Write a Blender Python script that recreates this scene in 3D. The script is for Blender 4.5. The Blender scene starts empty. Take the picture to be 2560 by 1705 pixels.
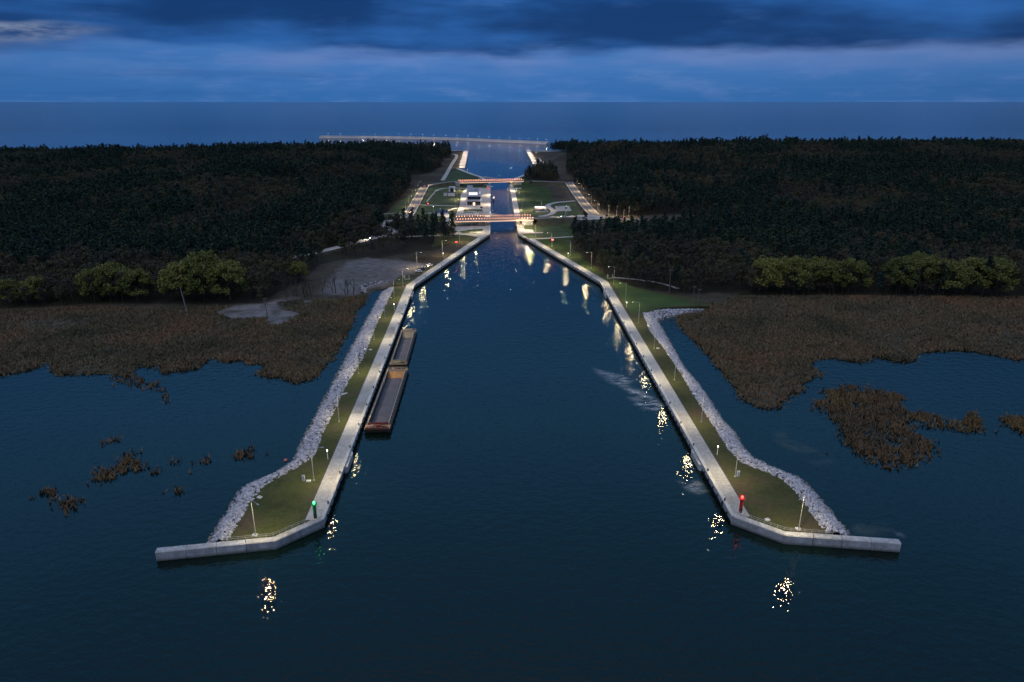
import bpy, bmesh, math, random
import numpy as np
from mathutils import Vector, Matrix, noise as mnoise

SC = bpy.context.scene
COL = SC.collection
R = math.radians
random.seed(7); rng = np.random.default_rng(7)

# ------------------------------------------------------------------ camera
cam = bpy.data.objects.new("camera", bpy.data.cameras.new("camera"))
COL.objects.link(cam)
cam.location = (0, 0, 100)
cam.rotation_euler = (R(90 - 19.355), 0, 0)
cam.data.lens = 24; cam.data.sensor_width = 36
cam.data.clip_start = 1.0; cam.data.clip_end = 200000
SC.camera = cam

# ------------------------------------------------------------------ world: dusk sky under a cloud deck
SUN_EL, SUN_AZ = R(52), R(205)
world = bpy.data.worlds.new("World"); SC.world = world; world.use_nodes = True
wt = world.node_tree; wt.nodes.clear()
def wn(t, **k):
    n = wt.nodes.new(t)
    for a, b in k.items(): setattr(n, a, b)
    return n
def wl(a, b): wt.links.new(a, b)
def wmath(op, a, b=None, c=None, clamp=False):
    n = wn("ShaderNodeMath", operation=op, use_clamp=clamp)
    for i, v in enumerate((a, b, c)):
        if v is None: continue
        if isinstance(v, (int, float)): n.inputs[i].default_value = v
        else: wl(v, n.inputs[i])
    return n.outputs[0]
def wmix(f, a, b):
    n = wn("ShaderNodeMix", data_type='RGBA')
    if isinstance(f, (int, float)): n.inputs[0].default_value = f
    else: wl(f, n.inputs[0])
    for s, v in ((n.inputs[6], a), (n.inputs[7], b)):
        if isinstance(v, tuple): s.default_value = (*v, 1)
        else: wl(v, s)
    return n.outputs[2]
def wsmooth(v, a, b):
    n = wn("ShaderNodeMapRange", interpolation_type='SMOOTHSTEP')
    wl(v, n.inputs[0]); n.inputs[1].default_value = a; n.inputs[2].default_value = b
    return n.outputs[0]
def wnoise(vec, scale, detail=4, rough=0.55, off=(0, 0, 0)):
    m = wn("ShaderNodeVectorMath", operation='ADD'); wl(vec, m.inputs[0]); m.inputs[1].default_value = off
    n = wn("ShaderNodeTexNoise"); wl(m.outputs[0], n.inputs['Vector'])
    n.inputs['Scale'].default_value = scale; n.inputs['Detail'].default_value = detail
    n.inputs['Roughness'].default_value = rough
    return n.outputs[0]
tc = wn("ShaderNodeTexCoord")
sep = wn("ShaderNodeSeparateXYZ"); wl(tc.outputs['Generated'], sep.inputs[0])
az = wmath('ARCTAN2', sep.outputs[0], sep.outputs[1])
el = wmath('ARCSINE', sep.outputs[2])
cv = wn("ShaderNodeCombineXYZ")                        # cloud sheet coordinates: long, low banks
wl(az, cv.inputs[0]); wl(wmath('MULTIPLY', el, 4.5), cv.inputs[1])
cvo = cv.outputs[0]
big = wnoise(cvo, 3.2, 5, 0.5, (3.1, 1.7, 0.4))
fine = wnoise(cvo, 9.0, 6, 0.6, (8.3, 2.2, 5.0))
wav = wnoise(cvo, 5.0, 3, 0.5, (1.3, 9.2, 2.0))
eln = wmath('ADD', el, wmath('MULTIPLY', wmath('SUBTRACT', wav, 0.5), 0.05))
deck = wsmooth(wmath('ADD', eln, wmath('MULTIPLY', wmath('SUBTRACT', fine, 0.5), 0.022)), 0.052, 0.070)                      # lower edge of the dark cloud deck
cs = wn("ShaderNodeCombineXYZ"); wl(wmath('MULTIPLY', az, 1.6), cs.inputs[0]); wl(wmath('MULTIPLY', el, 26.0), cs.inputs[1])
streak = wnoise(cs.outputs[0], 2.2, 5, 0.6, (5.5, 0.3, 1.0))           # thin stratus streaks down to the horizon
bandc = wmix(wsmooth(el, 0.0, 0.05), (0.026, 0.128, 0.37), (0.040, 0.155, 0.43))
under = wmath('MULTIPLY', wsmooth(eln, 0.030, 0.056), wsmooth(wnoise(cvo, 4.0, 3, 0.5, (2.7, 6.1, 3.0)), 0.38, 0.66))
bandc = wmix(wmath('MULTIPLY', under, 0.75), bandc, (0.125, 0.205, 0.46))     # deck edge catching the last light
bandc = wmix(wmath('MULTIPLY', wsmooth(fine, 0.45, 0.75), 0.55), bandc, (0.12, 0.22, 0.50))
bandc = wmix(wmath('MULTIPLY', wsmooth(streak, 0.52, 0.74), 0.34), bandc, (0.010, 0.080, 0.28))
bandc = wmix(wmath('MULTIPLY', wsmooth(streak, 0.46, 0.28), 0.20), bandc, (0.10, 0.21, 0.50))
deckc = wmix(wsmooth(big, 0.42, 0.72), (0.001, 0.034, 0.145), (0.020, 0.120, 0.40))
deckc = wmix(wmath('MULTIPLY', wsmooth(streak, 0.50, 0.75), 0.5), deckc, (0.001, 0.028, 0.12))
deckc = wmix(wmath('MULTIPLY', wsmooth(fine, 0.52, 0.80), 0.30), deckc, (0.060, 0.155, 0.44))
cloud = wmix(deck, bandc, deckc)
# gap in the deck low on the left where the last light shows
gl = wmath('MULTIPLY', wsmooth(wmath('ABSOLUTE', wmath('ADD', az, 0.60)), 0.13, 0.02),
           wsmooth(wmath('ABSOLUTE', wmath('SUBTRACT', eln, 0.073)), 0.014, 0.002))
gl = wmath('MULTIPLY', gl, wsmooth(fine, 0.36, 0.60))
cloud = wmix(wmath('MULTIPLY', gl, 0.85), cloud, (0.24, 0.30, 0.44))
# overcast brightening towards the zenith (CIE overcast law), greyer overhead
mid = wsmooth(el, 0.16, 0.50)
cloud = wmix(mid, cloud, (0.105, 0.36, 0.74))
zen = wsmooth(el, 0.62, 1.25)
cloud = wmix(zen, cloud, (0.54, 0.58, 0.76))
cz = wmath('MAXIMUM', wmath('COSINE', wmath('ADD', az, 0.08)), 0.0)
glow = wmath('ADD', 0.72, wmath('MULTIPLY', 0.40, wmath('POWER', cz, 2.0)))
sky = wn("ShaderNodeTexSky"); sky.sky_type = 'NISHITA'; sky.sun_disc = False
sky.sun_elevation = SUN_EL; sky.sun_rotation = SUN_AZ
skys = wn("ShaderNodeVectorMath", operation='SCALE'); wl(sky.outputs[0], skys.inputs[0]); skys.inputs['Scale'].default_value = 0.05
clg = wn("ShaderNodeVectorMath", operation='SCALE'); wl(cloud, clg.inputs[0]); wl(glow, clg.inputs['Scale'])
tot = wmix(0.96, skys.outputs[0], clg.outputs[0])
bg = wn("ShaderNodeBackground"); wl(tot, bg.inputs[0]); bg.inputs[1].default_value = 1.0
wo = wn("ShaderNodeOutputWorld"); wl(bg.outputs[0], wo.inputs[0])

# ------------------------------------------------------------------ the one sun: soft light through the overcast
sun = bpy.data.objects.new("sun", bpy.data.lights.new("sun", 'SUN'))
COL.objects.link(sun)
sun.data.energy = 0.75; sun.data.angle = R(70); sun.data.color = (1.0, 0.93, 0.90)
sun.rotation_euler = (R(90) - SUN_EL, 0, -SUN_AZ + R(180))
sun.location = (0, -200, 300)

SC.view_settings.view_transform = 'Standard'; SC.view_settings.look = 'None'
SC.view_settings.exposure = 0.0; SC.view_settings.gamma = 1.0; SC.view_settings.use_curve_mapping = False
SC.render.engine = 'CYCLES'
SC.cycles.use_denoising = True
SC.cycles.max_bounces = 5; SC.cycles.diffuse_bounces = 2; SC.cycles.glossy_bounces = 3
SC.cycles.transparent_max_bounces = 6
SC.cycles.sample_clamp_indirect = 6.0
SC.cycles.use_light_tree = True

# ------------------------------------------------------------------ surveyed plan (metres; x east, y along the canal)
PLAN = {
  'quay_left': [(-17.1, 532.7), (-54.8, 372.8), (-46.5, 144.8)],
  'quay_right': [(4.8, 532.7), (50.4, 379.8), (54.7, 146.1)],
  'wing_left': [(-46.5, 144.8), (-55.7, 135.9), (-81.8, 131.5)],
  'wing_right': [(54.7, 146.1), (65.0, 138.0), (91.0, 134.8)],
  'lock_left': [(-17.1, 532.7), (-20.3, 642.1), (-27.2, 880.5)],
  'lock_right': [(4.8, 532.7), (3.4, 596.1), (2.2, 631.7), (-3.9, 890.3)],
  'basin_left': [(-40.2, 953.4), (-53.5, 988.8), (-70.5, 1042.9), (-80.8, 1076.4), (-73.2, 1085.1), (-91.5, 1482.5), (-143.6, 1508.8)],
  'basin_right': [(4.3, 939.9), (19.6, 996.2), (33.5, 1059.4), (39.7, 1076.4), (35.1, 1085.1), (28.9, 1508.8), (33.2, 1482.5), (73.0, 1482.5)],
  'farwater': [(-554.1, 2048.8), (-350.6, 2012.5), (-159.6, 1932.6), (-39.4, 1838.5), (85.1, 1735.1)],
  'breakwater_lamps': [(-529.1, 2048.8), (-494.6, 2048.8), (-425.1, 2030.5), (-389.8, 2024.5), (-353.7, 2012.5), (-319.0, 2006.6), (-283.6, 1994.8), (-248.5, 1977.5), (-215.8, 1960.4), (-181.8, 1949.2), (-149.2, 1932.6), (-118.4, 1910.8), (-87.9, 1884.4), (-59.9, 1863.7), (-32.2, 1833.5), (-5.5, 1809.1), (19.2, 1790.0), (40.9, 1776.0), (63.3, 1757.6), (84.0, 1739.5)],
  'rock_left_out': [(-72.3, 366.6), (-70.5, 312.7), (-68.4, 259.5), (-66.7, 220.2), (-65.7, 195.0), (-64.6, 178.3), (-67.1, 171.2), (-74.4, 163.5), (-72.9, 137.9)],
  'rock_left_in': [(-65.6, 367.9), (-63.3, 306.5), (-60.3, 259.0), (-60.6, 226.7), (-59.5, 208.9), (-59.2, 192.1), (-57.8, 176.5), (-61.8, 168.8), (-66.6, 161.8), (-67.8, 154.3), (-67.6, 146.8), (-67.1, 136.3)],
  'rock_right_out': [(95.8, 327.5), (83.0, 322.9), (70.1, 314.0), (69.4, 283.7), (68.5, 253.1), (70.1, 231.6), (70.0, 202.9), (71.1, 197.7), (70.6, 187.5), (71.5, 180.0), (77.1, 172.4), (81.4, 167.6), (82.0, 159.8), (82.5, 141.3)],
  'rock_right_in': [(95.3, 326.2), (76.7, 327.1), (64.2, 320.1), (62.3, 291.8), (63.8, 270.2), (64.4, 244.8), (64.2, 220.7), (64.4, 201.8), (64.7, 179.7), (65.9, 173.2), (71.8, 167.2), (74.9, 163.1), (75.5, 155.0), (75.5, 139.3)],
  'lamps_right': [(69.3, 140.6), (61.6, 165.4), (61.2, 199.6), (60.4, 234.6), (59.6, 269.0), (59.1, 303.8), (58.5, 339.1), (57.6, 375.7), (49.2, 415.1), (39.0, 450.7), (28.2, 481.2)],
  'lamps_left': [(-61.0, 138.1), (-54.1, 163.4), (-55.9, 199.7), (-58.4, 241.1), (-59.9, 280.1), (-60.6, 311.3), (-61.8, 345.5), (-61.1, 371.2), (-57.6, 434.4), (-46.8, 452.6), (-38.5, 497.5)],
  'lowlights_right': [(60.1, 177.7), (57.4, 328.7), (37.2, 445.9), (10.4, 560.9), (8.3, 638.3), (4.9, 790.8)],
  'lowlights_left': [(-53.3, 175.2), (-58.6, 325.7), (-45.6, 445.8)],
  'hatch': [(-55.5, 162.4), (-59.7, 221.0), (-59.0, 266.7), (-61.4, 137.9), (-66.0, 154.3), (63.2, 144.2), (69.3, 140.4), (61.2, 268.4)],
  'cabinet': [(-56.9, 163.4), (62.5, 165.7)],
  'beacon_green': (-48.7, 145.1),
  'beacon_red': (57.4, 147.6),
  'buoy': (-66.8, 178.3),
  'barge_near': [(-47.7, 195.4), (-39.0, 195.7), (-49.3, 248.3), (-41.4, 247.2)],
  'barge_far': [(-49.3, 251.9), (-42.4, 251.5), (-51.1, 295.8), (-44.2, 295.8)],
  'cars': [(-56.6, 404.0), (-55.6, 409.5), (-54.2, 413.3), (-54.0, 416.6), (-52.2, 420.5)],
  'lifestand': [(-61.2, 386.7), (57.3, 389.0)],
  'redsign': [(-39.3, 478.5), (28.9, 481.2)],
  'poles': [(-160.4, 322.7), (-118.2, 314.7), (85.0, 357.4), (92.4, 335.4), (94.8, 334.4)],
  'marsh_left': [(-278.9, 241.5), (-230.8, 243.7), (-198.1, 244.9), (-193.8, 246.5), (-190.0, 251.7), (-189.9, 259.5), (-188.0, 261.3), (-184.2, 254.0), (-176.6, 245.4), (-169.0, 245.4), (-161.2, 246.5), (-154.8, 247.1), (-147.9, 243.8), (-149.5, 251.7), (-148.1, 256.4), (-144.5, 252.9), (-142.8, 258.3), (-136.1, 247.1), (-130.5, 248.8), (-125.4, 251.7), (-125.3, 256.4), (-124.0, 265.1), (-116.2, 258.9), (-110.0, 261.3), (-103.6, 257.6), (-108.4, 257.6), (-101.4, 257.6), (-97.9, 254.0), (-98.1, 246.2), (-92.9, 242.1), (-89.4, 243.7), (-86.2, 240.5), (-81.2, 237.3), (-76.9, 240.5), (-75.5, 247.1), (-75.3, 254.9), (-74.1, 260.4), (-74.7, 271.0), (-75.5, 287.8), (-76.0, 302.9), (-78.3, 322.1), (-79.3, 330.4), (-77.9, 343.7), (-80.1, 362.9)],
  'marsh_left_back': [(-81.3, 360.6), (-95.2, 345.1), (-111.2, 345.1), (-128.9, 337.0), (-153.7, 332.3), (-175.0, 330.7), (-215.9, 333.0), (-254.7, 325.4), (-298.0, 325.4), (-363.0, 325.4)],
  'marsh_right': [(97.3, 330.5), (85.2, 325.8), (79.8, 311.6), (80.0, 299.3), (81.3, 282.7), (82.4, 267.7), (82.5, 250.5), (83.6, 237.3), (82.5, 228.6), (82.3, 221.6), (85.4, 215.6), (92.4, 214.7), (97.4, 223.7), (105.1, 229.0), (109.5, 236.8), (113.6, 240.3), (120.3, 247.5), (118.7, 252.6), (119.4, 256.5), (126.3, 263.9), (132.2, 263.9), (136.5, 260.5), (141.7, 259.1), (145.3, 260.5), (149.3, 266.7), (153.5, 263.2), (157.2, 259.1), (163.0, 259.1), (169.8, 269.5), (179.1, 271.7), (190.0, 273.2), (196.7, 271.7), (202.9, 266.0), (207.4, 261.8), (211.1, 263.2), (248.3, 255.1), (298.2, 252.8)],
  'marsh_right_back': [(393.3, 345.1), (326.3, 346.8), (272.2, 350.1), (214.4, 351.8), (168.7, 353.6), (121.5, 351.8), (96.7, 337.0)],
  'reed_islands': {'R1': [(102.3, 212.8), (106.0, 221.6), (111.0, 221.6), (114.2, 230.1), (120.9, 232.3), (122.9, 235.6), (126.9, 235.6), (135.5, 233.4), (135.9, 229.0), (142.0, 225.8), (139.6, 220.6), (134.7, 214.7), (137.9, 210.9), (143.8, 209.9), (144.3, 205.4), (149.7, 204.5), (154.1, 210.9), (158.1, 212.8), (157.3, 207.2), (151.7, 196.7), (145.3, 196.3), (140.1, 198.4), (133.4, 200.1), (128.4, 196.7), (130.4, 187.1), (128.4, 181.2), (119.5, 176.9), (110.7, 172.1), (106.3, 173.5), (102.1, 178.3), (103.8, 186.4), (101.9, 187.1), (107.5, 201.8), (105.6, 205.4), (106.4, 209.0)], 'R2': [(161.7, 205.4), (165.3, 209.0), (168.9, 209.0), (175.9, 205.4), (167.2, 193.4), (161.4, 195.9)], 'L1': [(-120.9, 169.5), (-118.5, 173.5), (-114.8, 176.9), (-116.9, 182.6), (-114.7, 182.6), (-109.6, 178.3), (-105.8, 176.9), (-106.1, 172.8), (-109.5, 169.5), (-111.4, 165.1), (-115.0, 165.7)], 'L2': [(-128.4, 161.4), (-127.0, 163.8), (-122.6, 162.0), (-117.2, 157.3), (-113.4, 158.4), (-112.0, 153.9), (-114.4, 150.6), (-120.5, 155.6), (-124.8, 157.3)], 'L3': [(-84.5, 181.2), (-80.9, 184.1), (-80.1, 187.9), (-77.7, 184.1), (-77.2, 179.7), (-80.9, 178.3)], 'L4': [(-91.4, 164.4), (-92.9, 170.8), (-92.0, 174.8), (-91.2, 181.2), (-87.4, 179.7), (-88.0, 176.9), (-90.2, 175.5), (-90.6, 170.8), (-89.0, 165.1)], 'L5': [(-92.0, 160.8), (-92.1, 163.8), (-89.3, 161.4), (-89.5, 159.0)], 'L6': [(-148.0, 247.5), (-139.2, 240.3), (-133.2, 239.1), (-129.6, 233.4), (-122.4, 224.7), (-119.4, 216.6), (-127.3, 226.8), (-134.1, 230.1), (-141.9, 233.4), (-155.5, 242.6), (-159.4, 246.3)], 'L7': [(-103.3, 178.3), (-101.9, 179.7), (-97.3, 179.0), (-95.7, 176.9), (-100.2, 176.2)], 'L8': [(-128.9, 188.7), (-127.0, 191.8), (-123.6, 195.9), (-122.1, 190.2), (-124.2, 188.7), (-126.9, 186.4)], 'L9': [(-118.6, 262.3), (-117.6, 265.1), (-112.8, 263.2), (-112.0, 260.4), (-115.0, 258.5)], 'L10': [(-105.1, 176.9), (-104.4, 178.3), (-99.0, 171.5), (-100.7, 170.2), (-103.4, 168.9)]},
  'sand_clearing': [(-106.4, 354.1), (-109.8, 395.1), (-106.9, 432.8), (-97.6, 445.8), (-67.8, 439.2), (-52.1, 426.6), (-59.3, 403.3), (-63.1, 384.7), (-69.0, 374.8), (-79.1, 370.0), (-80.5, 356.3), (-88.2, 356.3), (-96.4, 354.1)],
  'sand_patch': [(-146.8, 322.7), (-142.0, 335.6), (-127.6, 338.5), (-122.1, 346.2), (-114.2, 350.2), (-121.4, 341.6), (-115.9, 326.9), (-109.3, 325.5), (-104.1, 321.3), (-106.8, 310.7), (-109.0, 303.2), (-115.2, 304.4), (-118.3, 316.0), (-126.9, 314.6), (-135.1, 313.3)],
  'sand_patch_small': [(-109.2, 343.1), (-104.7, 343.9), (-103.0, 339.3), (-107.0, 338.5)],
  'saplings': [(-120.0, 350.8), (-117.5, 354.0), (-114.8, 352.4), (-110.5, 350.8), (-109.4, 352.4), (-106.3, 349.2), (-102.4, 358.2), (-97.7, 359.8), (-96.0, 359.8), (-90.2, 358.2), (-89.5, 359.0), (-86.2, 359.0)],
  'willows': [(-171.7, 345.1), (-160.5, 346.8), (-147.7, 345.1), (-216.6, 345.1), (-207.5, 346.8), (-195.7, 343.4), (138.1, 360.6), (150.9, 358.9), (167.4, 361.5), (182.8, 359.7), (208.9, 358.9), (222.2, 360.6), (233.4, 357.1), (246.8, 357.1), (256.9, 353.6), (-245.4, 341.0), (-257.3, 338.6), (-121.8, 381.5)],
  'road_left': [(-93.0, 612.1), (-96.7, 685.2), (-101.4, 767.6), (-104.9, 835.3)],
  'road_left_top': [(-104.9, 835.3), (-101.3, 843.0), (-94.8, 847.5), (-86.1, 850.9), (-74.8, 854.5), (-63.5, 859.2)],
  'road_left_down': [(-93.0, 612.1), (-104.0, 590.4), (-106.2, 570.9), (-97.3, 545.1), (-92.4, 530.6), (-105.3, 505.9), (-119.4, 479.3), (-132.7, 457.0), (-145.8, 439.8)],
  'road_left_west': [(-100.2, 626.9), (-111.1, 626.9), (-132.0, 617.4)],
  'road_right': [(71.3, 878.1), (71.4, 786.3), (72.0, 716.2), (72.7, 665.6), (74.2, 617.7)],
  'road_right_bridge': [(18.2, 576.1), (31.6, 583.1), (46.0, 590.6), (57.7, 596.9), (73.3, 610.4)],
  'road_right_east': [(70.8, 614.0), (79.5, 614.0), (89.5, 603.2), (97.0, 596.1), (118.7, 592.0), (137.6, 589.2)],
  'apron': (64.2, 599.6),
  'path_right': [(65.5, 717.7), (55.6, 711.4), (46.7, 706.6), (38.8, 694.9), (35.5, 681.3), (37.1, 664.0), (39.4, 649.5), (36.6, 631.7), (30.1, 620.4), (24.1, 616.0)],
  'pad1': [(22.2, 676.1), (32.8, 677.8), (34.2, 643.5), (22.0, 641.1)],
  'pad2': [(42.4, 679.1), (56.5, 681.3), (56.2, 649.5), (41.6, 645.5)],
  'canopy': [(21.5, 662.1), (32.1, 663.8), (32.5, 647.0), (21.6, 645.4)],
  'quay_pave_right': [(-2.2, 830.5), (11.3, 830.5), (11.1, 820.9), (3.1, 817.8), (7.4, 624.2), (2.4, 620.5)],
  'pave_r2': [(4.1, 567.8), (9.5, 567.8), (10.2, 548.2), (16.9, 548.2), (16.9, 539.0), (24.3, 538.1), (24.4, 533.9), (10.4, 531.7), (5.1, 531.7)],
  'path_r3': [(14.8, 509.4), (23.2, 511.2), (31.1, 513.8), (42.1, 517.7), (53.2, 520.3)],
  'path_far_left': [(-90.7, 911.0), (-93.3, 1001.0), (-98.8, 1158.2), (-104.2, 1331.0), (-115.6, 1385.9)],
  'path_far_right': [(52.1, 1158.2), (50.3, 1292.6), (49.6, 1445.4)],
  'platform': [(-26.1, 830.0), (-19.7, 620.3), (-51.1, 620.3), (-51.9, 681.8), (-56.7, 765.9), (-54.3, 830.0)],
  'platform_bottom': [(-18.6, 567.7), (-17.5, 530.9), (-22.7, 515.3), (-34.7, 524.8), (-50.2, 528.5), (-50.0, 563.5)],
  'garden_bottom': [(-43.8, 539.1), (-32.5, 549.5), (-23.3, 552.1), (-23.8, 541.7), (-35.5, 537.9), (-23.3, 530.4), (-37.4, 531.6)],
  'garden_strip': [(-45.8, 658.1), (-28.6, 658.1), (-27.5, 643.6), (-45.3, 642.6)],
  'garden_strip2': [(-45.0, 638.3), (-34.8, 638.3), (-37.1, 631.4), (-44.8, 631.4)],
  'loop_path': [(-87.6, 798.6), (-86.3, 812.2), (-82.0, 823.4), (-75.7, 829.1), (-65.2, 828.0), (-53.2, 823.4)],
  'cross_path': [(-92.8, 689.1), (-79.1, 685.1), (-54.1, 681.1)],
  'hut_path': [(-77.7, 633.1), (-70.7, 638.3), (-61.3, 647.2), (-53.8, 669.4)],
  'foot_path': [(-87.9, 801.2), (-88.1, 755.3), (-87.8, 709.9)],
  'left_bottom_path': [(-17.1, 527.4), (-29.8, 528.8), (-46.6, 527.4), (-58.8, 522.9), (-83.2, 518.4), (-99.4, 516.2)],
  'control': [(-45.4, 683.1), (-30.5, 683.1)],
  'garage': [(-71.9, 790.0), (-65.3, 790.0)],
  'shed1': [(-74.6, 756.1), (-71.1, 756.1)],
  'shed2': [(-69.7, 753.7), (-62.7, 753.7)],
  'blueroof': [(-67.2, 617.1), (-59.8, 615.5)],
  'bridge1': [(-50.2, 563.0), (18.2, 571.8)],
  'bridge2': [(-63.7, 847.0), (14.6, 863.8)],
  'redlight_left': (-83.3, 684.3),
  'yellow_lamp': (-66.9, 585.8),
  'roadlamps': [(80.3, 634.5), (87.3, 620.1), (94.0, 616.2), (96.4, 591.9), (104.5, 613.7), (48.1, 613.7)],
  'movingcars': [(44.6, 588.9), (92.8, 595.4), (-101.2, 824.7), (-104.7, 508.9)],
  'foam': [(31.9, 253.1), (37.4, 248.8), (42.9, 245.6), (46.6, 239.4), (43.3, 235.5), (47.2, 229.7), (48.2, 227.0), (42.9, 226.1), (41.6, 229.7), (36.9, 236.4), (32.7, 246.6)],
  'foam2': [(46.2, 167.0), (49.1, 166.5), (51.7, 167.0), (53.1, 164.2), (53.7, 162.0), (50.1, 159.8), (47.7, 162.0)],
  'foam3': [(94.3, 143.0), (95.6, 142.6), (95.2, 140.4), (94.2, 141.5)],
  'foam4': [(41.1, 224.3), (45.2, 224.7), (50.5, 216.4), (52.8, 217.3), (49.0, 212.3), (43.5, 214.8)],
  'silt2': [(84.4, 150.1), (90.1, 148.1), (94.4, 145.8), (94.0, 142.6), (88.0, 141.3), (83.9, 142.2)],
  'foam5': [(41.8, 230.7), (47.4, 230.7), (51.7, 222.5), (53.4, 216.4), (49.5, 211.5), (47.7, 216.4), (44.6, 225.2)],
  'silt': [(82.7, 196.7), (86.9, 196.7), (89.7, 189.5), (94.9, 182.6), (94.5, 176.9), (88.4, 174.2), (84.8, 182.6), (81.5, 190.2)],
  'forest_left': [(-404.3, 324.2), (-297.8, 325.7), (-257.3, 329.5), (-220.9, 338.2), (-174.7, 339.8), (-129.7, 339.8), (-126.8, 358.7), (-121.4, 380.6), (-120.3, 424.0), (-107.9, 441.8), (-90.7, 441.8), (-70.1, 458.2), (-53.6, 469.8), (-45.3, 485.1), (-43.0, 508.2), (-49.0, 561.0), (-64.2, 605.5), (-93.1, 605.5), (-104.6, 593.8), (-117.8, 686.4)],
  'forest_right': [(387.3, 339.8), (269.3, 346.5), (190.8, 351.6), (132.9, 351.6), (111.7, 358.7), (89.6, 355.1), (66.5, 370.8), (59.1, 387.8), (48.4, 431.4), (44.4, 465.4), (44.7, 504.8), (50.3, 531.5), (61.5, 556.9), (81.2, 571.6)],
}

# ------------------------------------------------------------------ helpers
def tag(o, label=None, cat=None, group=None, kind=None):
    if label: o["label"] = label
    if cat: o["category"] = cat
    if group: o["group"] = group
    if kind: o["kind"] = kind
    return o
def empty(name, loc=(0, 0, 0), rz=0.0):
    o = bpy.data.objects.new(name, None); COL.objects.link(o)
    o.location = loc; o.rotation_euler = (0, 0, rz); o.empty_display_size = 0.5
    return o
def link(name, me, parent=None, loc=None, rot=None, scale=None):
    o = bpy.data.objects.new(name, me); COL.objects.link(o)
    o.parent = parent
    if loc is not None: o.location = loc
    if rot is not None: o.rotation_euler = rot
    if scale is not None: o.scale = scale
    return o
class MB:
    def __init__(self): self.v = []; self.f = []
    def add(self, vs, fs):
        b = len(self.v); self.v += [tuple(p) for p in vs]; self.f += [tuple(b + i for i in f) for f in fs]; return self
    def box(self, c, s, rz=0.0, top=1.0):
        hx, hy, hz = s[0] / 2, s[1] / 2, s[2] / 2; ca, sa = math.cos(rz), math.sin(rz); vs = []
        for dz in (-1, 1):
            k = top if dz > 0 else 1.0
            for dx, dy in ((-1, -1), (1, -1), (1, 1), (-1, 1)):
                x, y = dx * hx * k, dy * hy * k
                vs.append((c[0] + x * ca - y * sa, c[1] + x * sa + y * ca, c[2] + dz * hz))
        return self.add(vs, [(3, 2, 1, 0), (4, 5, 6, 7), (0, 1, 5, 4), (1, 2, 6, 5), (2, 3, 7, 6), (3, 0, 4, 7)])
    def prism(self, poly, z0, z1):
        n = len(poly); a = sum(poly[i][0] * poly[(i + 1) % n][1] - poly[(i + 1) % n][0] * poly[i][1] for i in range(n))
        if a < 0: poly = poly[::-1]
        f0 = z0 if callable(z0) else (lambda x, y: z0); f1 = z1 if callable(z1) else (lambda x, y: z1)
        vs = [(x, y, f0(x, y)) for x, y in poly] + [(x, y, f1(x, y)) for x, y in poly]
        return self.add(vs, [tuple(range(n - 1, -1, -1)), tuple(range(n, 2 * n))] + [(i, (i + 1) % n, n + (i + 1) % n, n + i) for i in range(n)])
    def tube(self, pts, rad, n=6, cap=True):
        pts = [Vector(p) for p in pts]; rad = rad if isinstance(rad, (list, tuple)) else [rad] * len(pts)
        vs = []; fs = []
        for i, p in enumerate(pts):
            d = (pts[min(i + 1, len(pts) - 1)] - pts[max(i - 1, 0)]).normalized()
            u = d.cross(Vector((0.31, 0.94, 0.17)));  u = u.normalized() if u.length > 1e-4 else Vector((1, 0, 0)); w = d.cross(u)
            for k in range(n):
                a = 2 * math.pi * k / n
                vs.append(p + (u * math.cos(a) + w * math.sin(a)) * rad[i])
        for i in range(len(pts) - 1):
            for k in range(n):
                fs.append((i * n + k, i * n + (k + 1) % n, (i + 1) * n + (k + 1) % n, (i + 1) * n + k))
        if cap:
            fs.append(tuple(range(n - 1, -1, -1))); fs.append(tuple(range((len(pts) - 1) * n, len(pts) * n)))
        return self.add(vs, fs)
    def lathe(self, prof, c=(0, 0, 0), n=12):
        vs = []; fs = []
        for r, z in prof:
            for k in range(n):
                a = 2 * math.pi * k / n; vs.append((c[0] + r * math.cos(a), c[1] + r * math.sin(a), c[2] + z))
        for i in range(len(prof) - 1):
            for k in range(n):
                fs.append((i * n + k, i * n + (k + 1) % n, (i + 1) * n + (k + 1) % n, (i + 1) * n + k))
        fs.append(tuple(range(n - 1, -1, -1))); fs.append(tuple(range((len(prof) - 1) * n, len(prof) * n)))
        return self.add(vs, fs)
    def mesh(self, name, mat):
        me = bpy.data.meshes.new(name); me.from_pydata(self.v, [], self.f); me.update()
        if mat: me.materials.append(mat)
        return me
    def build(self, name, mat, parent=None, loc=None, rz=None, smooth=False):
        me = self.mesh(name, mat)
        if smooth:
            for p in me.polygons: p.use_smooth = True
        return link(name, me, parent, loc, None if rz is None else (0, 0, rz))
def copy_tree(o, parent=None):
    c = o.copy(); COL.objects.link(c); c.parent = parent
    for ch in list(o.children): copy_tree(ch, c)
    return c
def offset(poly, d):
    out = []
    for i, p in enumerate(poly):
        a = poly[max(i - 1, 0)]; b = poly[min(i + 1, len(poly) - 1)]
        def nrm(p, q):
            dx, dy = q[0] - p[0], q[1] - p[1]; l = math.hypot(dx, dy) or 1; return (-dy / l, dx / l)
        n1 = nrm(a, p) if i > 0 else nrm(p, b); n2 = nrm(p, b) if i < len(poly) - 1 else n1
        mx, my = n1[0] + n2[0], n1[1] + n2[1]; l = math.hypot(mx, my); mx, my = mx / l, my / l
        k = d / max(0.35, mx * n1[0] + my * n1[1])
        out.append((p[0] + mx * k, p[1] + my * k))
    return out
def resample(poly, step):
    out = []; 
    for i in range(len(poly) - 1):
        a, b = poly[i], poly[i + 1]; n = max(1, round(math.dist(a, b) / step))
        for k in range(n): out.append(tuple(a[j] + (b[j] - a[j]) * k / n for j in range(len(a))))
    out.append(tuple(poly[-1])); return out
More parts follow.
